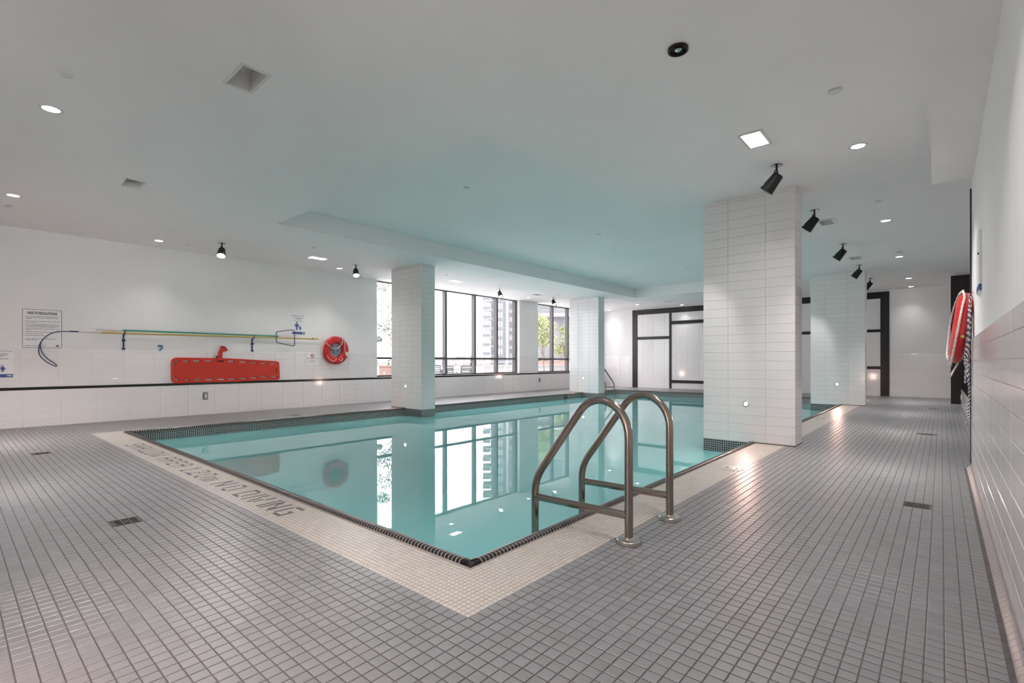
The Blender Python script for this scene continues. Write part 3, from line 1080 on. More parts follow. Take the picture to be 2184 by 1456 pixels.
# sprinkler cover plates
CP = [(-4.837, 0.586, ZC, 'round white sprinkler cover above the brightest upper left downlight'), (-9.551, 0.566, ZC, 'faint round sprinkler cover at the left edge of the picture'),
 (-0.624, 4.562, ZC, 'round white sprinkler cover, largest, at upper right'), (-0.615, 8.072, ZC, 'round white sprinkler cover second in the right-hand row'),
 (-0.609, 12.095, ZC, 'small sprinkler cover just before the third right downlight'), (-0.62, 17.058, ZC, 'small sprinkler cover at the far end of the right-hand row'),
 (-8.724, 4.461, ZC, 'small sprinkler cover above the bright rectangular light on the left'), (-9.077, 8.004, ZC, 'small sprinkler cover right of the left column top'),
 (-9.039, 12.58, ZC, 'small sprinkler cover near the far spotlight by the windows'), (-10.23, 2.86, ZC, 'faint sprinkler cover beside the third left downlight'),
 (-4.973, 4.757, RZ, 'round sprinkler cover in the ceiling tray, nearest the camera'), (-4.893, 8.13, RZ, 'round sprinkler cover in the middle of the ceiling tray'),
 (-4.985, 12.564, RZ, 'faint sprinkler cover in the tray close to the near column')]
cpm = MB().lathe([(0.001, -0.014), (0.040, -0.0135), (0.045, -0.010), (0.045, -0.007), (0.030, -0.006), (0.030, 0.0)], 24, cap0=True).mesh('cover_plate', 40)
cpm.materials.append(MATS['fixture_white'])
for x, y, z, lab in CP:
    o = bpy.data.objects.new('sprinkler_cover', cpm)
    C.objects.link(o)
    o.location = (x, y, z)
    tag(o, lab, 'sprinkler', group='sprinkler cover plates')

# broken fixture: black open cup with a bare holder
t = thing('open_light_socket', 'empty black round ceiling light fitting with bare lamp holder', 'ceiling light', T(-1.339, 3.25, ZC))
MB().lathe([(0.062, 0.0), (0.066, -0.004), (0.066, -0.020), (0.060, -0.022), (0.054, -0.018), (0.050, -0.002), (0.001, -0.001)], 28).build('cup', 'spot_black', t, smooth=40)
MB().lathe([(0.022, -0.002), (0.024, -0.012), (0.018, -0.016), (0.010, -0.014), (0.001, -0.013)], 18).build('lamp_holder', 'canopy_chrome', t, smooth=40)
MB().tube([(-0.03, 0.01, -0.004), (-0.01, 0.03, -0.016), (0.02, 0.025, -0.012), (0.035, 0.01, -0.004)], 0.003, 6).build('wire', 'spot_black', t)

# spotlights
def spot_proto():
    t = thing('spotlight', 'x', 'spotlight', group='black ceiling spotlights')
    MB().lathe([(0.001, -0.012), (0.045, -0.010), (0.060, -0.004), (0.060, 0.0)], 28, cap0=True).build('canopy', 'canopy_chrome', t, smooth=40)
    MB().tube([(0, 0, -0.008), (0, 0, -0.055)], 0.011, 12).build('stem', 'spot_black', t, smooth=40)
    # the head tilts in the local XZ plane: it leans toward -X
    d = Vector((-0.125, 0, -0.150)).normalized()
    side = Vector((0, 1, 0))
    up = d.cross(side)
    back = Vector((0.022, 0, -0.105))
    m = frame(side, up, d, back)
    h = MB()
    h.lathe([(0.001, -0.002), (0.046, 0.0), (0.053, 0.006), (0.056, 0.03), (0.060, 0.08), (0.067, 0.14), (0.073, 0.195), (0.071, 0.199), (0.068, 0.197), (0.060, 0.165)], 32, m)
    hd = h.build('head', 'spot_black', t, smooth=40)
    k = MB().tube([(-0.006, 0.016, -0.072), (-0.006, -0.016, -0.072)], 0.019, 16)
    k.tube([(0, 0, -0.05), (-0.005, 0, -0.075), (0.006, 0, -0.112)], 0.012, 10)
    kn_ = k.build('knuckle', 'spot_black', t, smooth=40)
    MB().lathe([(0.060, 0.167), (0.001, 0.172)], 32, m).build('lens', 'lens_lit', t)
    MB().tube([(-0.006, -0.0155, -0.072), (-0.006, -0.0185, -0.072)], 0.005, 10).build('screw', 'canopy_chrome', kn_)
    # small rating label near the rim
    lb = MB()
    pts_ = []
    for a in (-2.45, -2.25, -2.05):
        for zz, rr in ((0.150, 0.0692), (0.178, 0.0723)):
            pts_.append(m @ Vector((rr * math.cos(a), rr * math.sin(a), zz)))
    lb.add(pts_, [(0, 1, 3, 2), (2, 3, 5, 4)])
    lb.build('rating_label', 'label_grey', hd)
    lamp('spot_lamp', t, 'SPOT', back + d * 0.178, d, P_SPOT, COL_LAMP, size=0.05, angle=76, blend=0.35)
    return t
SPOTS = [(-1.335, 5.88, 0, 'black ceiling spotlight nearest the camera, above the big near column'),
 (-1.335, 7.976, 0, 'second black spotlight of the right-hand row, just past the near column'),
 (-1.331, 10.606, 0, 'third black spotlight of the right-hand row, labelled near its rim'),
 (-1.351, 13.163, 0, 'fourth black spotlight of the right-hand row, before the far column'),
 (-1.358, 15.419, 0, 'fifth and farthest black spotlight of the right-hand row'),
 (-9.66, 3.235, PI, 'left black spotlight glaring over the red spine board'),
 (-9.64, 5.887, PI, 'black spotlight just left of the left column top'),
 (-9.61, 10.505, PI, 'black spotlight hanging in front of the wide window'),
 (-9.615, 13.12, PI, 'black spotlight hanging in front of the narrower far window')]
proto = spot_proto()
for i, (x, y, rz, lab) in enumerate(SPOTS):
    mw = T(x, y, ZC) @ Matrix.Rotation(rz + (0.0 if rz == 0 else -0.45), 4, 'Z')
    if i == 0:
        proto.matrix_basis = mw
        proto['label'] = lab
    else:
        dup(proto, mw, lab)

# low wall lights set into the columns
def low_proto():
    t = thing('marker_light', 'x', 'wall light', group='low marker lights on the columns')
    MB().lathe([(0.036, 0.0), (0.038, 0.004), (0.034, 0.007), (0.024, 0.006), (0.022, 0.002)], 24).build('trim_ring', 'steel_light', t, smooth=40)
    MB().lathe([(0.023, 0.003), (0.001, 0.004)], 24).build('lens', 'lens_warm', t)
    lamp('marker_lamp', t, 'AREA', (0, 0, 0.012), (0, 0, 1), P_LOW, COL_LOW, size=0.05)
    return t
LOW = [(ON_FRONT(-1.886, 0.489, 6.73), 'glowing round marker light low on the near right column'),
 (ON_FRONT(-1.872, 0.489, 13.97), 'glowing round marker light low on the farther right column'),
 (ON_FRONT(-8.997, 0.49, 6.73), 'glowing round marker light low on the left column'),
 (ON_FRONT(-9.005, 0.487, 13.97), 'glowing round marker light low on the far window-side column'),
 (ON_BACK(-1.886, 0.489, 7.12), 'marker light on the hidden rear face of the near right column'),
 (ON_BACK(-1.872, 0.489, 14.36), 'marker light on the rear of the farther right column facing the end wall'),
 (ON_BACK(-9.0, 0.489, 14.35), 'marker light on the rear of the far window-side column'),
 (ON_BACK(-1.886, 0.489, -0.52), 'marker light on the column behind the camera, right'),
 (ON_BACK(-8.997, 0.489, -0.52), 'marker light on the column behind the camera, left')]
proto = low_proto()
for i, (mw, lab) in enumerate(LOW):
    if i == 0:
        proto.matrix_basis = mw
        proto['label'] = lab
    else:
        r = dup(proto, mw, lab)
        if 'behind the camera' in lab:
            for c in r.children:
                if c.type == 'LIGHT':
                    c.data = c.data.copy()
                    c.data.energy *= 1.9

# ------------------------------------------------------------------ pool ladders
def ladder(name, mw, label, fine=True):
    """local: rails in XZ planes, deck post at x=0, water side at x=-0.68, rails at y=0 and y=0.559"""
    t = thing(name, label, 'pool ladder', mw, group='steel pool ladders')
    n = 16 if fine else 8
    prof = [(0, 0, 0.0), (0, 0, 0.60)]
    cx, cz, r = -0.185, 0.60, 0.185
    arch = []
    for k in range(15):
        a = math.radians(0 + (142) * k / 14)
        arch.append((cx + r * math.cos(a), 0, cz + 0.0 + r * 1.10 * math.sin(a)))
    path = [(0, 0, 0.012), (0, 0, 0.30), (0, 0, 0.55)] + arch
    last = arch[-1]
    tail = arc_path([last, (-0.677, 0, 0.262), (-0.677, 0, -0.95)], 0.10, 8)
    path += tail[1:]
    for y in (0.0, 0.559):
        rail = MB().tube([(p[0], y, p[2]) for p in path], 0.0242, n).build('rail', 'steel', t, smooth=45)
        MB().tube([(-0.677, y, 0.146), (0, y, 0.156)], 0.0225, n).build('crossbar', 'steel', rail, smooth=45)
        fl = MB().lathe([(0.026, 0.030), (0.040, 0.026), (0.064, 0.024), (0.068, 0.020), (0.069, 0.002), (0.066, 0.0)], 32, T(0, y, 0), cap1=False)
        fl.lathe([(0.024, 0.036), (0.030, 0.034), (0.032, 0.026)], 24, T(0, y, 0))
        fl.build('flange', 'steel_light', rail, smooth=35)
    for z in (-0.36, -0.64, -0.92):
        box('tread', 'steel_light', t, -0.75, -0.65, 0.0, 0.559, z - 0.015, z + 0.015, bevel=0.006)
    return t
ladder('pool_ladder', T(-1.339, 2.548, 0), 'large brushed steel pool ladder in the foreground on the right deck')
ladder('pool_ladder', T(-9.352, 15.43, 0) @ Matrix.Rotation(PI, 4, 'Z'), 'small distant steel pool ladder beside the far window-side column', fine=False)

# ------------------------------------------------------------------ floor drains and skimmer lid
def drain_proto():
    t = thing('floor_drain', 'x', 'floor drain', group='square grated floor drains')
    w, d = 0.066, 0.062
    MB().box(-w, w, -d, d, -0.010, -0.0035).build('sump', 'drain_dark', t)
    g = MB()
    for x0, x1, y0, y1 in ((-w - 0.006, w + 0.006, -d - 0.006, -d + 0.006), (-w - 0.006, w + 0.006, d - 0.006, d + 0.006), (-w - 0.006, -w + 0.006, -d, d), (w - 0.006, w + 0.006, -d, d)):
        g.box(x0, x1, y0, y1, -0.004, 0.0006)
    for k in range(1, 8):
        x = -w + 2 * w * k / 8
        g.box(x - 0.0022, x + 0.0022, -d, d, -0.004, 0.0)
    for y in (-0.021, 0.021):
        g.box(-w, w, y - 0.004, y + 0.004, -0.004, 0.0)
    g.box(-0.012, 0.012, -0.012, 0.012, -0.004, 0.0004)
    g.build('grate', 'drain_metal', t)
    return t
dlab = ['grated floor drain in the left foreground deck', 'grated floor drain farther left, near the window wall', 'grated floor drain nearest along the right wall',
        'grated floor drain halfway down the right-hand deck', 'grated floor drain at the far end of the right-hand deck', 'small grated floor drain on the deck under the ring buoy']
proto = drain_proto()
for i, ((x, y), lab) in enumerate(zip(DRAINS, dlab)):
    if i == 0:
        proto.matrix_basis = T(x, y, 0)
        proto['label'] = lab
    else:
        dup(proto, T(x, y, 0), lab)
t = thing('pool_skimmer', 'round pale plastic skimmer lid set in the beige border', 'skimmer lid', T(LID[0], LID[1], 0))
MB().lathe([(0.118, -0.003), (0.118, 0.002), (0.110, 0.004), (0.106, 0.003), (0.106, -0.001)], 40).build('rim', 'lid_plastic', t, smooth=40)
MB().lathe([(0.104, -0.002), (0.104, 0.003), (0.100, 0.005), (0.001, 0.006)], 40).build('cover', 'lid_plastic', t, smooth=40)
box('finger_hole', 'drain_dark', t, 0.03, 0.055, -0.012, 0.012, 0.004, 0.0064)
box('finger_hole', 'drain_dark', t, -0.055, -0.03, -0.012, 0.012, 0.004, 0.0064)

# ------------------------------------------------------------------ ring buoys
def rope_twist(mb, path, r, strands=2, turns=40, second=None):
    """laid rope: strands wound round a path"""
    pts_ = [Vector(p) for p in path]
    N = len(pts_)
    for s_ in range(strands):
        out = []
        for i, p in enumerate(pts_):
            a = pts_[max(i - 1, 0)]
            b = pts_[min(i + 1, N - 1)]
            tg = (b - a).normalized()
            u = tg.orthogonal().normalized() if abs(tg.z) > 0.95 else (Vector((0, 0, 1)) - tg * tg.z).normalized()
            w = tg.cross(u)
            ph = 2 * PI * (turns * i / N + s_ / strands)
            out.append(p + (u * math.cos(ph) + w * math.sin(ph)) * r * 0.5)
        (second if (second is not None and s_ % 2) else mb).tube(out, r * 0.62, 6)
    return mb

def spline(pts_, n=8):
    """Catmull-Rom through the points"""
    P_ = [Vector(p) for p in pts_]
    P_ = [P_[0] * 2 - P_[1]] + P_ + [P_[-1] * 2 - P_[-2]]
    out = []
    for i in range(1, len(P_) - 2):
        for k in range(n):
            t_ = k / n
            a, b, c, d = P_[i - 1], P_[i], P_[i + 1], P_[i + 2]
            out.append(0.5 * ((2 * b) + (c - a) * t_ + (2 * a - 5 * b + 4 * c - d) * t_ ** 2 + (3 * b - a - 3 * c + d) * t_ ** 3))
    out.append(P_[-2])
    return out

def ring_body(t):
    R, a, b = 0.247, 0.087, 0.060      # flattened tube
    mb = MB()
    N, n = 56, 20
    vs, fs = [], []
    for i in range(N):
        th = 2 * PI * i / N
        for k in range(n):
            ph = 2 * PI * k / n
            rr = R + a * math.cos(ph)
            vs.append((rr * math.cos(th), rr * math.sin(th), b * math.sin(ph)))
    for i in range(N):
        for k in range(n):
            fs.append((i * n + k, ((i + 1) % N) * n + k, ((i + 1) % N) * n + (k + 1) % n, i * n + (k + 1) % n))
    return mb.add(vs, fs).build('float_ring', 'red_ring', t, smooth=60)

# on the window wall
t = thing('ring_buoy', 'red ring buoy with coiled grey rope hanging on the window-side wall', 'life ring', ON_LEFT(6.095, 1.306, X_UP + 0.065), group='red ring buoys')
ring_body(t)
co = MB()
random.seed(3)
for k in range(26):
    a0 = random.uniform(0, 2 * PI)
    r0 = random.uniform(0.03, 0.115)
    cx0, cy0 = random.uniform(-0.045, 0.045), random.uniform(-0.05, 0.05)
    ell = random.uniform(0.55, 1.0)
    z0 = random.uniform(-0.03, 0.045)
    rot = random.uniform(0, PI)
    path = []
    for j in range(22):
        th = a0 + 2 * PI * j / 20
        x_, y_ = r0 * math.cos(th), r0 * ell * math.sin(th)
        X_ = cx0 + x_ * math.cos(rot) - y_ * math.sin(rot)
        Y_ = cy0 + x_ * math.sin(rot) + y_ * math.cos(rot)
        q = math.hypot(X_, Y_)
        if q > 0.15:
            X_, Y_ = X_ * 0.15 / q, Y_ * 0.15 / q
        path.append((X_, Y_, z0 + 0.012 * math.sin(3 * th)))
    co.tube(path, 0.0068, 6)
co.build('rope_coil', 'rope_braid', t, smooth=60)
g = MB()
z_ = 0.066
g.tube(spline([(-0.33, -0.15, 0.02), (-0.345, -0.02, 0.03), (-0.315, 0.135, 0.05), (-0.28, 0.16, z_), (-0.20, 0.105, z_), (-0.10, 0.045, 0.06), (-0.02, 0.035, 0.06), (0.08, 0.10, 0.06), (0.14, 0.19, z_), (0.145, 0.27, z_), (0.12, 0.335, 0.03)]), 0.0075, 8)
g.tube(spline([(0.15, 0.325, 0.03), (0.19, 0.26, z_), (0.20, 0.14, z_), (0.21, -0.02, z_), (0.23, -0.10, z_), (0.29, -0.17, 0.05), (0.32, -0.10, 0.04)]), 0.0075, 8)
g.tube(spline([(-0.25, -0.12, z_), (-0.21, -0.20, z_), (-0.12, -0.255, z_), (-0.04, -0.235, z_), (-0.02, -0.18, 0.055)]), 0.0065, 8)
g.tube(spline([(0.05, -0.21, z_), (0.10, -0.25, z_), (0.145, -0.21, z_), (0.11, -0.15, 0.055)]), 0.0065, 8)
g.tube(spline([(-0.35, -0.02, 0.02), (-0.352, -0.2, 0.0), (-0.34, -0.32, -0.03), (-0.30, -0.38, -0.05)]), 0.005, 8)
g.build('grab_rope', 'rope_white', t, smooth=60)
box('inspection_tag', 'tag_white', t, 0.235, 0.305, -0.13, -0.035, 0.050, 0.066, bevel=0.004)

# on the end of the right wall, seen edge-on
tilt = Matrix.Rotation(math.radians(-7.0), 4, 'X')
mwR = ON_RIGHT(6.32, 1.345, 0.140) @ tilt
t = thing('ring_buoy', 'red ring buoy seen edge-on at the end of the right wall', 'life ring', mwR, group='red ring buoys')
ring_body(t)
g = MB()
rope_twist(g, spline([(0.10, 0.345, 0.030), (0.21, 0.272, 0.012), (0.30, 0.165, 0.018), (0.341, 0.03, 0.022), (0.325, -0.12, 0.026), (0.262, -0.232, 0.028), (0.18, -0.31, 0.030), (0.10, -0.37, 0.03)], 10), 0.010, 2, 26)
rope_twist(g, spline([(0.10, 0.31, 0.05), (0.0, 0.34, 0.035), (-0.12, 0.32, 0.05), (-0.22, 0.22, 0.07), (-0.27, 0.05, 0.078), (-0.25, -0.1, 0.074), (-0.19, -0.21, 0.070), (-0.08, -0.29, 0.060), (0.02, -0.335, 0.03)], 10), 0.009, 2, 30)
rope_twist(g, spline([(0.16, -0.27, 0.055), (0.11, -0.39, 0.035), (0.07, -0.46, 0.02), (0.02, -0.40, 0.0), (0.03, -0.33, -0.02)], 10), 0.009, 2, 14)
g.build('grab_rope', 'rope_white', t, smooth=60)
MB().lathe([(0.001, 0.0), (0.014, 0.0)], 16, T(0.3285, -0.09, -0.016) @ Matrix.Rotation(PI / 2, 4, 'Y')).build('spot_mark', 'yellow_pole', t)
# throw line bundled behind the ring, on its own hook
t = thing('throw_line', 'bundled blue and white braided rope behind the edge-on ring buoy', 'rope', ON_RIGHT(6.02, 1.60, 0.212))
g, g2 = MB(), MB()
random.seed(11)
for k in range(7):
    o1, o2 = random.uniform(-0.06, 0.06), random.uniform(-0.03, 0.03)
    dz = k * 0.0035
    ln = random.uniform(0.52, 0.72)
    rope_twist(g, spline([(o2, 0.03 - k * 0.006, 0.010 + dz * 0.3), (o1, -0.18, 0.014 + dz * 0.7), (o1 * 0.8, -0.40, 0.020 + dz), (o1, -ln, 0.026 + dz * 1.2), (o1 + 0.03, -ln - 0.05, 0.03 + dz)], 10), 0.0085, 2, 24, g2)
rope_twist(g, spline([(0.02, -0.55, 0.04), (0.05, -0.72, 0.03), (-0.01, -0.86, 0.022), (0.0, -1.0, 0.028), (0.03, -1.10, 0.036), (0.0, -1.14, 0.05)], 10), 0.009, 2, 20, g2)
g.build('blue_strands', 'rope_navy', t, smooth=60)
g2.build('white_strands', 'rope_white', t, smooth=60)
MB().tube(spline([(0, 0.05, 0.0), (0, 0.0, 0.018), (0, 0.03, 0.034)]), 0.005, 8).build('hook', 'steel_light', t)

# ------------------------------------------------------------------ spine board resting on the ledge
XB = X_UP + 0.012
board = thing('spine_board', 'bright red spine board with hand slots resting on the black ledge', 'spine board', ON_LEFT(0, 0, XB))
def slot(x0, y0, x1, y1, r=0.021):
    a, b = Vector((x0, y0)), Vector((x1, y1))
    d = (b - a).normalized()
    a, b = a + d * r, b - d * r
    n_ = Vector((-d.y, d.x))
    th0 = math.atan2(n_.y, n_.x)
    out = []
    for k in range(7):
        an = th0 + PI * k / 6
        out.append((a.x + r * math.cos(an), a.y + r * math.sin(an)))
    for k in range(7):
        an = th0 + PI + PI * k / 6
        out.append((b.x + r * math.cos(an), b.y + r * math.sin(an)))
    return out
def corner_round(pts_, rs, n=6):
    out = []
    N = len(pts_)
    for i in range(N):
        a, b, c = Vector(pts_[i - 1]), Vector(pts_[i]), Vector(pts_[(i + 1) % N])
        r = rs[i]
        d0, d1 = (a - b).normalized(), (c - b).normalized()
        p0, p1 = b + d0 * r, b + d1 * r
        for k in range(n + 1):
            t_ = k / n
            q = p0 * (1 - t_) ** 2 + b * 2 * t_ * (1 - t_) + p1 * t_ * t_
            out.append((q.x, q.y))
    return out
outer = corner_round([(2.785, 0.634), (3.88, 0.634), (4.785, 0.655), (4.770, 1.040), (3.75, 1.103), (2.785, 1.112)], [0.10, 0.2, 0.05, 0.05, 0.2, 0.10])
sl = []
for x0, x1, y0, y1 in [(2.965, 3.064, 1.053, 1.053), (3.125, 3.267, 1.054, 1.054), (3.33, 3.472, 1.052, 1.052), (3.542, 3.678, 1.052, 1.050), (3.738, 3.884, 1.048, 1.046), (3.959, 4.109, 1.036, 1.030), (4.162, 4.312, 1.023, 1.014), (4.367, 4.514, 1.007, 0.998), (4.571, 4.723, 0.994, 0.986),
                       (2.989, 3.079, 0.691, 0.690), (3.139, 3.288, 0.690, 0.688), (3.35, 3.493, 0.687, 0.685), (3.552, 3.705, 0.686, 0.684), (3.749, 3.907, 0.682, 0.682), (3.976, 4.127, 0.687, 0.690), (4.186, 4.33, 0.700, 0.703), (4.385, 4.533, 0.711, 0.714), (4.595, 4.735, 0.716, 0.720)]:
    sl.append(slot(x0, y0, x1, y1))
sl.append(slot(4.716, 0.78, 4.722, 0.918, 0.015))
sl.append(slot(2.832, 0.876, 2.846, 0.876 + 0.0001, 0.0069) if False else [(2.840 + 0.012 * math.cos(2 * PI * k / 12), 0.878 + 0.012 * math.sin(2 * PI * k / 12)) for k in range(12)])
for s_, cy in ((1, 1.0), (-1, 0.747)):
    L_ = []
    pth = [(2.835, cy - s_ * 0.045), (2.838, cy + s_ * 0.010), (2.860, cy + s_ * 0.042), (2.905, cy + s_ * 0.055)]
    sp_ = spline([(p[0], p[1], 0) for p in pth], 5)
    lft, rgt = [], []
    for i, p in enumerate(sp_):
        a = sp_[max(i - 1, 0)]
        b = sp_[min(i + 1, len(sp_) - 1)]
        d = (b - a).normalized()
        nn = Vector((-d.y, d.x, 0)) * 0.019
        lft.append((p.x + nn.x, p.y + nn.y))
        rgt.append((p.x - nn.x, p.y - nn.y))
    sl.append(lft + rgt[::-1])
bme = curve_mesh('board', [outer] + sl, extrude=0.022, bevel=0.006)
bo = link('board', bme, 'red_board', board)
bo.location = (0, 0, 0.023)
stp = curve_mesh('strap', [[(3.555, 1.03), (3.56, 1.15), (3.575, 1.225), (3.60, 1.30), (3.615, 1.345), (3.69, 1.342), (3.725, 1.30), (3.737, 1.262), (3.70, 1.245), (3.655, 1.235), (3.640, 1.21), (3.636, 1.03)]], extrude=0.012, bevel=0.003)
so = link('strap', stp, 'red_board', board)
so.location = (0, 0, 0.056)
for x0, x1, y0, y1 in ((3.612, 3.640, 1.325, 1.352), (3.650, 3.668, 1.318, 1.350), (3.676, 3.690, 1.305, 1.335)):
    box('buckle', 'blue_plastic', so, x0, x1, y0, y1, 0.0, 0.018, bevel=0.002)
box('buckle', 'spot_black', so, 3.57, 3.63, 1.035, 1.062, 0.0, 0.016, bevel=0.002)
box('webbing', 'spot_black', so, 3.535, 3.56, 1.118, 1.150, -0.02, 0.012, bevel=0.002)
box('wedge', 'white_plastic', board, 2.99, 3.42, 0.6335, 0.640, 0.0, 0.045)

# ------------------------------------------------------------------ rescue pole, skimmer pole, hangers
t = thing('rescue_hook_pole', 'long yellow rescue pole with a dark blue shepherd crook', 'rescue pole', ON_LEFT(0, 0, X_UP))
MB().tube([(1.755, 1.537, 0.082), (3.5, 1.548, 0.082), (5.62, 1.560, 0.082)], 0.017, 12).build('pole', 'yellow_pole', t, smooth=40)
MB().tube([(5.61, 1.560, 0.082), (5.665, 1.5605, 0.082)], 0.012, 10).build('end_plug', 'yellow_pole', t, smooth=40)
MB().tube([(5.50, 1.54, 0.082), (5.52, 1.575, 0.092)], 0.011, 8).tube([(5.53, 1.56, 0.095), (5.505, 1.58, 0.095)], 0.008, 8).build('clip', 'spot_black', t, smooth=40)
MB().tube([(1.46, 1.538, 0.082), (1.77, 1.538, 0.082)], 0.014, 12).build('sleeve', 'white_plastic', t, smooth=40)
k1 = [(1.47, 1.540), (1.374, 1.539), (1.255, 1.533), (1.169, 1.517), (1.10, 1.478), (1.04, 1.415), (1.0, 1.342), (0.981, 1.259), (0.984, 1.166), (1.017, 1.095), (1.085, 1.022), (1.154, 0.975), (1.182, 0.966), (1.188, 0.980), (1.156, 1.020), (1.088, 1.078), (1.028, 1.165), (1.003, 1.24), (0.999, 1.31), (1.01, 1.36)]
MB().tube(spline([(a, b, 0.082) for a, b in k1], 6), 0.0072, 10).build('crook', 'blue_plastic', t, smooth=60)
MB().tube([(1.35, 1.541, 0.082), (1.385, 1.538, 0.088), (1.46, 1.540, 0.082)], 0.011, 10).build('crook_socket', 'blue_plastic', t, smooth=60)

t = thing('skimmer_pole', 'long teal pole with white grip and dark blue skimmer frame', 'pool pole', ON_LEFT(0, 0, X_UP))
MB().tube([(2.05, 1.592, 0.060), (3.4, 1.592, 0.060), (4.75, 1.590, 0.075)], 0.015, 12).build('pole', 'teal_pole', t, smooth=40)
MB().tube([(1.696, 1.590, 0.060), (1.86, 1.590, 0.060)], 0.019, 12).tube([(1.86, 1.590, 0.060), (2.06, 1.591, 0.060)], 0.014, 12).tube([(1.88, 1.590, 0.060), (1.955, 1.590, 0.060)], 0.026, 12).build('grip', 'white_plastic', t, smooth=40)
fr_ = arc_path([(4.69, 1.55, 0.105), (4.69, 1.688, 0.105), (5.09, 1.748, 0.105), (5.09, 1.376, 0.105), (4.69, 1.452, 0.105), (4.69, 1.552, 0.105)], 0.05, 6)
MB().tube(fr_, 0.0085, 10).build('net_frame', 'blue_plastic', t, smooth=60)
MB().tube([(4.62, 1.59, 0.075), (4.70, 1.588, 0.100)], 0.017, 10).build('frame_socket', 'teal_pole', t, smooth=40)

def hanger(y, label):
    h = thing('pole_hanger', label, 'wall hook', ON_LEFT(y, 0, X_UP), group='dark blue pole hangers')
    box('back_strip', 'blue_plastic', h, -0.011, 0.011, 1.252, 1.53, 0.0, 0.014, bevel=0.003)
    box('foot', 'blue_plastic', h, -0.024, 0.024, 1.25, 1.282, 0.0, 0.022, bevel=0.003)
    box('clamp', 'blue_plastic', h, -0.024, 0.024, 1.395, 1.435, 0.0, 0.034, bevel=0.004)
    MB().tube(spline([(0, 1.49, 0.010), (0, 1.505, 0.06), (0, 1.512, 0.085), (0, 1.530, 0.104), (0, 1.575, 0.112)], 6), 0.009, 10).build('hook', 'blue_plastic', h, smooth=60)
    MB().tube(spline([(0.0, 1.54, 0.004), (0.012, 1.565, 0.03), (0.012, 1.568, 0.06), (0.02, 1.585, 0.083)], 6), 0.008, 10).build('upper_hook', 'blue_plastic', h, smooth=60)
    return h
hanger(2.072, 'dark blue wall hanger holding the poles near the white grip')
hanger(4.235, 'dark blue wall hanger holding the poles near the skimmer frame')
h = thing('wall_clip', 'small bright blue empty wall clip left of the red board', 'wall hook', ON_LEFT(2.615, 1.30, X_UP))
box('plate', 'blue_light', h, -0.036, 0.032, 0.012, 0.048, 0.0, 0.03, bevel=0.004)
MB().tube(spline([(0.02, 0.03, 0.02), (0.025, 0.0, 0.03), (0.0, -0.035, 0.028), (-0.008, -0.05, 0.012)]), 0.012, 10).build('hook', 'blue_light', h, smooth=60)

# ------------------------------------------------------------------ signs
def plate(parent, w, h_, name='plate', mat='paper', r=0.004):
    me_ = curve_mesh(name, [rounded(-w / 2, w / 2, -h_ / 2, h_ / 2, r, 3)], extrude=0.003, bevel=0.001)
    o_ = link(name, me_, mat, parent)
    o_.location = (0, 0, 0.003)
    return o_
ZS = 0.0068
# health regulations
sw, sh = 0.478, 0.628
t = thing('health_sign', 'white sign headed HEALTH REGULATIONS with black border, behind the crook', 'sign', ON_LEFT(1.030, 1.569, X_UP - 0.003))
pl = plate(t, sw, sh)
bd = MB()
bw, bh, th = 0.232, 0.307, 0.0052
for x0, x1, y0, y1 in ((-bw, bw, bh - th, bh), (-bw, bw, -bh, -bh + th), (-bw, -bw + th, -bh, bh), (bw - th, bw, -bh, bh)):
    bd.add([(x0, y0, ZS), (x1, y0, ZS), (x1, y1, ZS), (x0, y1, ZS)], [(0, 1, 2, 3)])
bd.build('border_line', 'ink', t)
PXW = 0.471 / 618
def sx_(u):
    return -0.2355 + (u - 347) * PXW
def sy_(v, u=650):
    return 0.3115 - (v - 122 - (u - 347) * 0.052) * (0.623 / 612)
text_fit(t, 'HEALTH REGULATIONS', sx_(432), sx_(886), sy_(222), sy_(178), 'ink', ZS, offset=0.03)
LINES = [(383, 915, 262, 'That no person infected with a communicable disease or', '1.'), (402, 893, 283, 'having open sores on his or her body shall enter the', ''), (402, 488, 303, 'whirlpool.', ''),
 (383, 932, 337, 'That no person shall bring a glass container onto the deck', '2.'), (402, 550, 357, 'or into the pool.', ''),
 (383, 912, 385, 'That no person shall pollute the water in the pool in any', '3.'), (402, 912, 406, 'manner and that spitting, spouting of water and blowing', ''), (402, 858, 427, 'the nose in the pool or on the deck are prohibited.', ''),
 (383, 928, 455, 'That no person shall engage in boisterous play in or about', '4.'), (402, 475, 474, 'the pool.', ''),
 (383, 925, 503, 'The maximum number of bathers permitted on the deck', '5.'), (402, 675, 533, 'and in the pool at any time is', ''),
 (383, 695, 561, 'Emergency telephone is located', '6.'), (383, 872, 612, 'Where a lifeguard is provided, the lifeguard must be', '7.'), (402, 580, 632, 'obeyed at all times.', ''), (392, 715, 722, 'Regulation Under 565 R.R.O. 1990', '')]
for x0, x1, v, s_, num in LINES:
    if num:
        text_fit(t, num, sx_(378), sx_(390), sy_(v), sy_(v - 13), 'ink', ZS, offset=0.012)
        x0 = 402
    text_fit(t, s_, sx_(x0), sx_(x1), sy_(v), sy_(v - 15), 'ink', ZS, offset=0.024)
lg = MB().add([(sx_(858), sy_(728), ZS), (sx_(918), sy_(728), ZS), (sx_(915), sy_(712), ZS), (sx_(903), sy_(695), ZS), (sx_(885), sy_(692), ZS), (sx_(868), sy_(705), ZS)], [(0, 1, 2, 3, 4, 5)])
lg.build('emblem', 'ink_grey', t)

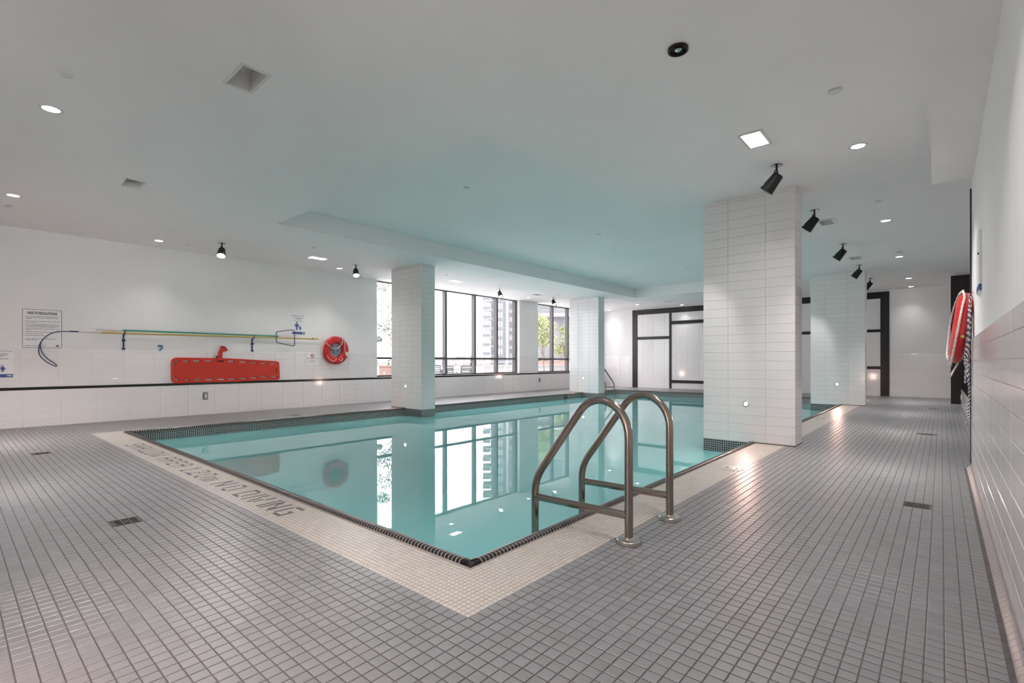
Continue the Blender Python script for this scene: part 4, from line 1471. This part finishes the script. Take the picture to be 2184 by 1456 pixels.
def pictogram(parent, x, y, s, mat, dress=False):
    n_ = 14
    mb = MB()
    mb.add([(x + 0.10 * s * math.cos(2 * PI * k / n_), y + 0.90 * s + 0.10 * s * math.sin(2 * PI * k / n_), ZS) for k in range(n_)], [tuple(range(n_))])
    def poly(ps):
        mb.add([(x + px * s, y + py * s, ZS) for px, py in ps], [tuple(range(len(ps)))])
    if dress:
        poly([(-0.10, 0.76), (0.10, 0.76), (0.22, 0.30), (-0.22, 0.30)])
        poly([(-0.12, 0.76), (-0.10, 0.66), (-0.28, 0.38), (-0.35, 0.43)])
        poly([(0.12, 0.76), (0.35, 0.43), (0.28, 0.38), (0.10, 0.66)])
        poly([(-0.13, 0.30), (-0.03, 0.30), (-0.03, 0.0), (-0.13, 0.0)])
        poly([(0.03, 0.30), (0.13, 0.30), (0.13, 0.0), (0.03, 0.0)])
    else:
        poly([(-0.16, 0.77), (0.16, 0.77), (0.14, 0.40), (-0.14, 0.40)])
        poly([(-0.18, 0.77), (-0.16, 0.68), (-0.21, 0.36), (-0.28, 0.36), (-0.25, 0.72)])
        poly([(0.18, 0.77), (0.25, 0.72), (0.28, 0.36), (0.21, 0.36), (0.16, 0.68)])
        poly([(-0.13, 0.42), (-0.02, 0.42), (-0.02, 0.0), (-0.12, 0.0)])
        poly([(0.02, 0.42), (0.13, 0.42), (0.12, 0.0), (0.02, 0.0)])
    return mb.build('figure', mat, parent)

def word_lines(parent, rows, mat):
    """lines of print too small to read: word-length strokes"""
    random.seed(5)
    mb = MB()
    for x0, x1, y, hgt in rows:
        x = x0
        while x < x1 - 0.004:
            w = min(random.uniform(0.010, 0.030), x1 - x)
            mb.add([(x, y, ZS), (x + w, y, ZS), (x + w, y + hgt, ZS), (x, y + hgt, ZS)], [(0, 1, 2, 3)])
            x += w + 0.0055
    return mb.build('small_print', mat, parent)

def notice(y, z, label):
    n_ = thing('pool_notice', label, 'sign', ON_LEFT(y, z, X_UP), group='important notice sheets')
    w, hh = 0.305, 0.452
    plate(n_, w, hh)
    text_fit(n_, 'IMPORTANT NOTICE', -0.138, 0.138, 0.180, 0.202, 'ink_grey', ZS, offset=0.012)
    word_lines(n_, [(-0.10, 0.10, 0.145, 0.009), (-0.09, 0.095, 0.127, 0.009), (-0.05, 0.06, 0.110, 0.009), (-0.09, 0.10, 0.078, 0.006), (-0.09, 0.10, 0.066, 0.006)], 'ink_grey')
    pictogram(n_, -0.038, -0.128, 0.185, 'ink_blue')
    pictogram(n_, 0.038, -0.132, 0.108, 'ink_blue', dress=True)
    MB().add([(-0.145, -0.215, ZS), (0.150, -0.215, ZS), (0.150, -0.163, ZS), (-0.145, -0.163, ZS)], [(0, 1, 2, 3)]).build('blue_bar', 'ink_blue', n_)
    b_ = word_lines(n_, [(0.085, 0.135, -0.196, 0.018)], 'paper')
    b_.location = (0, 0, 0.0006)
    return n_
notice(5.225, 1.872, 'white notice sheet with blue pictograms above the skimmer frame')
notL = notice(0.545, 1.010, 'white notice sheet with blue figures cut by the left edge')

t = thing('buoy_sign', 'small white paper sign with red ring symbol left of the ring buoy', 'sign', ON_LEFT(5.54, 1.098, X_UP))
plate(t, 0.27, 0.262)
nn = 28
rg = MB()
rg.add([(r_ * math.cos(2 * PI * k / nn) + 0.012, r_ * math.sin(2 * PI * k / nn) + 0.075, ZS) for r_ in (0.021, 0.040) for k in range(nn)], [(k, (k + 1) % nn, nn + (k + 1) % nn, nn + k) for k in range(nn)])
rg.build('ring_symbol', 'ink_red', t)
word_lines(t, [(-0.12, 0.12, 0.008, 0.012)], 'ink_red')
word_lines(t, [(-0.03, 0.05, -0.030, 0.009), (-0.06, 0.09, -0.052, 0.009), (-0.09, 0.11, -0.078, 0.006)], 'ink_grey')

# curled sheet seen edge-on on the right wall
t = thing('notice_board', 'thin white notice board seen edge-on high on the right wall', 'sign', ON_RIGHT(5.05, 1.76, XR + TT))
box('sheet', 'paper', t, -0.15, 0.15, -0.225, 0.225, 0.0, 0.016, bevel=0.003)
MB().lathe([(0.001, 0.024), (0.007, 0.022), (0.008, 0.015)], 10, T(0.142, 0.05, 0)).build('pin', 'spot_black', t)
box('blue_bar', 'ink_blue', t, -0.152, 0.152, -0.215, -0.170, 0.002, 0.0172)

# ------------------------------------------------------------------ outlets
def outlet(mw, label, mat='outlet_metal'):
    o_ = thing('wall_outlet', label, 'wall outlet', mw, group='weatherproof wall outlets')
    box('cover_plate', mat, o_, -0.047, 0.047, -0.075, 0.075, 0.0, 0.006, bevel=0.002)
    lid = box('flip_lid', mat, o_, -0.030, 0.034, -0.058, 0.058, 0.006, 0.026, bevel=0.005)
    box('lid_window', 'fixture_white', lid, -0.014, 0.018, -0.035, 0.030, 0.024, 0.0275, bevel=0.001)
    box('hinge', 'frame_alu', o_, -0.040, -0.030, -0.050, 0.050, 0.004, 0.022, bevel=0.002)
    return o_
outlet(ON_LEFT(3.352, 0.366, XL), 'grey metal wall outlet below the red spine board')
outlet(ON_LEFT(14.044, 0.377, XL), 'grey wall outlet below the narrower far window')
outlet(ON_RIGHT(15.4, 0.20, 0.366), 'pale outlet box on the low kerb by the black panel', 'fixture_white')

# ------------------------------------------------------------------ outside: terrace, furniture, trees, buildings
ter = MB().box(-160, XL - 0.36, -40, 160, -0.3, -0.06).box(XR + 0.21, 40, -40, -1.2, -0.3, -0.06).build('terrace_ground', 'terrace')
tag(ter, 'pale paved terrace outside the windows', 'ground', kind='structure')

def at(px, depth, z=0.0):
    l = (px - 1092) / FPX * depth
    return (FV[0] * depth + RV[0] * l, FV[1] * depth + RV[1] * l, z)

def chair(px, depth, rz, label):
    x, y, _ = at(px, depth)
    c = thing('terrace_chair', label, 'chair', T(x, y, -0.06) @ Matrix.Rotation(rz, 4, 'Z'), group='grey slatted terrace chairs')
    for a in (-0.22, 0.22):
        for b in (-0.22, 0.20):
            box('leg', 'furniture_grey', c, a - 0.02, a + 0.02, b - 0.02, b + 0.02, 0, 0.66 if b < 0 else 0.46)
        box('armrest', 'furniture_grey', c, a - 0.03, a + 0.03, -0.24, 0.22, 0.64, 0.67)
        box('back_post', 'furniture_grey', c, a - 0.02, a + 0.02, 0.20, 0.24, 0.42, 0.92)
    box('seat', 'furniture_grey', c, -0.23, 0.23, -0.24, 0.22, 0.43, 0.47)
    for k in range(5):
        box('slat', 'furniture_grey', c, -0.20, 0.20, 0.205, 0.235, 0.54 + k * 0.085, 0.595 + k * 0.085)
    return c
def table(px, depth, rz, label):
    x, y, _ = at(px, depth)
    c = thing('terrace_table', label, 'table', T(x, y, -0.06) @ Matrix.Rotation(rz, 4, 'Z'), group='grey terrace tables')
    for k in range(6):
        box('top_slat', 'furniture_grey', c, -0.65, 0.65, -0.42 + k * 0.145, -0.30 + k * 0.145, 0.72, 0.75)
    for a in (-0.58, 0.58):
        for b in (-0.36, 0.36):
            box('leg', 'furniture_grey', c, a - 0.03, a + 0.03, b - 0.03, b + 0.03, 0, 0.72)
    return c
ya = YAW
chair(960, 20.6, ya + PI - 0.25, 'grey slatted chair outside behind the first window mullion')
chair(994, 21, ya + PI + 0.15, 'grey slatted chair outside centred in the wide window pane')
chair(932, 23.6, ya + PI - 0.1, 'grey slatted chair outside close to the left column')
chair(912, 18.6, ya + PI, 'grey slatted chair outside mostly hidden by the left column')
table(978, 23.2, ya, 'grey terrace table outside between the two visible chairs')
table(915, 22.6, ya + 0.1, 'grey terrace table outside next to the left column')

rail = thing('terrace_railing', 'pale glass guard railing along the terrace edge outside', 'railing', T(*at(985, 34)) @ Matrix.Rotation(YAW, 4, 'Z'))
for k in range(13):
    box('post', 'tower_white', rail, -9 + k * 1.5 - 0.02, -9 + k * 1.5 + 0.02, -0.02, 0.02, -0.06, 1.02)
    if k < 12:
        box('pane', 'clear_glass', rail, -9 + k * 1.5 + 0.03, -9 + k * 1.5 + 1.47, -0.006, 0.006, 0.04, 0.95)
box('handrail', 'tower_white', rail, -9.0, 9.0, -0.03, 0.03, 1.0, 1.05)

def planter(px0, px1, depth, zt_, label, mat='planter_pale', shrubs=0, dy=0.8):
    x, y, _ = at((px0 + px1) / 2, depth)
    w = (px1 - px0) / FPX * depth
    p = thing('planter', label, 'planter', T(x, y, -0.06) @ Matrix.Rotation(YAW, 4, 'Z'), group='terrace planters')
    box('box', mat, p, -w / 2, w / 2, 0, dy, 0, zt_, bevel=0.02)
    box('rim', mat, p, -w / 2 - 0.03, w / 2 + 0.03, -0.03, dy + 0.03, zt_, zt_ + 0.05)
    if shrubs:
        leaves(p, 'shrub', [(random.uniform(-w / 2 + 0.2, w / 2 - 0.2), dy / 2, zt_ + 0.15, 0.3) for _ in range(shrubs)], 120 * shrubs, 0.09, 'leaf_grey')
    return p

def leaves(parent, name, blobs, n, size, mat):
    rng = np.random.default_rng(abs(hash(name)) % 1000 if False else 17 + n)
    V, F = [], []
    for k in range(n):
        bx, by, bz, br = blobs[k % len(blobs)]
        d = rng.normal(size=3)
        d /= np.linalg.norm(d)
        r = br * rng.uniform(0.3, 1.0) ** 0.5
        c = np.array([bx, by, bz]) + d * r * np.array([1, 1, 0.75])
        u = rng.normal(size=3)
        u /= np.linalg.norm(u)
        w = np.cross(u, d)
        w /= (np.linalg.norm(w) + 1e-6)
        s = size * rng.uniform(0.6, 1.3)
        i = len(V)
        V += [c - u * s, c + w * s * 0.45, c + u * s, c - w * s * 0.45]
        F.append((i, i + 1, i + 2, i + 3))
    o_ = link(name, fast_mesh(name, np.array(V), np.array(F)), mat, parent)
    o_['kind'] = 'stuff'
    return o_

def tree(px, depth, trunk_h, blobs, n, size, mat, label, r=0.04):
    x, y, _ = at(px, depth)
    t_ = thing('terrace_tree', label, 'tree', T(x, y, -0.06) @ Matrix.Rotation(YAW, 4, 'Z'), group='trees outside the windows')
    tr = MB().tube([(0, 0, 0), (0.05, 0, trunk_h * 0.5), (-0.03, 0, trunk_h), (0.02, 0, trunk_h * 1.5)], [r, r * 0.85, r * 0.7, r * 0.3], 8)
    for bx, by, bz, br in blobs:
        tr.tube([(0, 0, trunk_h * 0.8), (bx * 0.5, by * 0.5, (trunk_h + bz) / 2), (bx, by, bz)], [r * 0.5, r * 0.3, r * 0.12], 6)
    tr.build('trunk', 'bark', t_, smooth=60)
    leaves(t_, 'crown', blobs, n, size, mat)
    return t_
tree(1158, 23, 1.5, [(-0.35, 0.1, 2.3, 0.55), (0.1, -0.2, 2.7, 0.6), (0.25, 0.2, 2.1, 0.5), (-0.15, 0, 3.0, 0.5)], 2600, 0.055, 'leaf_lime', 'lime green tree outside behind the first far-window mullion')
tree(1204, 26.5, 1.4, [(-0.3, 0.1, 1.75, 0.42), (0.15, -0.2, 2.25, 0.5), (0.35, 0.2, 1.7, 0.45), (0.1, 0, 2.75, 0.42)], 2400, 0.055, 'leaf_lime', 'lime green tree outside in the right half of the far window')
tree(850, 19, 1.8, [(-0.75, 0.1, 2.40, 0.46), (-0.35, -0.2, 3.2, 0.5), (-0.45, 0.2, 2.6, 0.45), (-0.6, 0, 3.95, 0.3), (-0.3, 0.3, 2.25, 0.4), (-0.75, -0.1, 1.95, 0.16)], 1500, 0.045, 'leaf_grey', 'grey green tree outside left of the left column', r=0.05)
random.seed(21)
planter(1140, 1300, 27, 0.84, 'long pale planter wall outside the far window', dy=1.2)
planter(1120, 1300, 33, 1.10, 'pinkish brick planter outside behind the pale planter wall', 'brick_pink', shrubs=8)
planter(808, 833, 17, 0.92, 'brick planter outside left of the left column', 'brick_pink')
planter(1030, 1120, 40, 0.70, 'low pale planter outside below the tower', shrubs=0)

# tower with balconies
mwT = T(*at(1046, 160)) @ Matrix.Rotation(YAW, 4, 'Z')
tw = thing('apartment_tower', 'tall apartment tower with stacked balconies outside the wide window', 'building', mwT)
H = 66
box('side_wall', 'tower_wall', tw, 0.0, 2.1, 1.0, 16, 0, H)
box('glass_wall', 'tower_glass', tw, 2.1, 5.0, 0.4, 16, 0, H)
box('pilaster', 'tower_white', tw, 5.0, 5.85, 0.0, 16, 0, H)
box('main_wall', 'tower_wall', tw, 5.85, 24, 0.4, 16, 0, H)
for k in range(1, 22):
    z = k * 2.95
    box('balcony_slab', 'tower_white', tw, -2.5, 0.6, -0.6, 4.0, z, z + 0.28)
    box('balcony_glass', 'tower_glass', tw, -2.45, 0.0, -0.55, -0.5, z + 0.28, z + 1.25)
    box('window', 'window_dark', tw, 0.5, 1.7, 0.93, 1.02, z + 0.6, z + 2.5)
    box('window', 'tower_white', tw, 2.5, 3.1, 0.33, 0.42, z + 0.5, z + 2.4)
    box('window', 'tower_white', tw, 3.4, 3.9, 0.33, 0.42, z + 0.5, z + 2.4)
    box('spandrel', 'tower_wall', tw, 2.1, 5.0, 0.32, 0.42, z, z + 0.25)
    for x0 in (6.3, 7.6, 8.9, 10.2):
        box('window', 'window_dark', tw, x0, x0 + 0.8, 0.33, 0.42, z + 0.4 + (0.5 if k % 2 else 0), z + 2.2)

mwP = T(*at(1134, 62)) @ Matrix.Rotation(YAW - 0.12, 4, 'Z')
pd = thing('podium_building', 'grey glass podium building with white canopy behind the lime trees', 'building', mwP)
box('glass_front', 'facade_grey', pd, -1, 16, 0.5, 14, 0, 6.6)
box('canopy', 'tower_white', pd, -1.5, 16.5, -1.2, 4, 6.6, 7.0)
box('upper_wall', 'tower_wall', pd, -1, 16, 0.2, 14, 7.0, 26)
for k in range(11):
    box('mullion', 'tower_wall', pd, -1 + k * 1.5, -0.9 + k * 1.5, 0.38, 0.52, 0, 6.6)
for z in (1.6, 3.3, 5.0):
    box('transom', 'tower_wall', pd, -1, 16, 0.38, 0.52, z, z + 0.12)
for k in range(10):
    for z in (7.8, 11.0, 14.2, 17.4):
        box('window', 'tower_glass', pd, -0.6 + k * 1.6, 0.5 + k * 1.6, 0.13, 0.22, z, z + 2.2)
low = thing('distant_houses', 'hazy low pale buildings far beyond the terrace', 'building', T(*at(985, 120)) @ Matrix.Rotation(YAW, 4, 'Z'))
random.seed(9)
x_ = -26
while x_ < 6:
    w_ = random.uniform(2, 5)
    hgt = random.uniform(1.6, 3.0)
    b_ = box('house_wall', 'planter_pale', low, x_, x_ + w_, 0, 6, 0, hgt)
    for q_ in range(int(w_ / 1.2)):
        box('window', 'tower_wall', b_, x_ + 0.4 + q_ * 1.2, x_ + 1.0 + q_ * 1.2, -0.06, 0.02, hgt * 0.45, hgt * 0.8)
    x_ += w_ + random.uniform(0.0, 0.6)
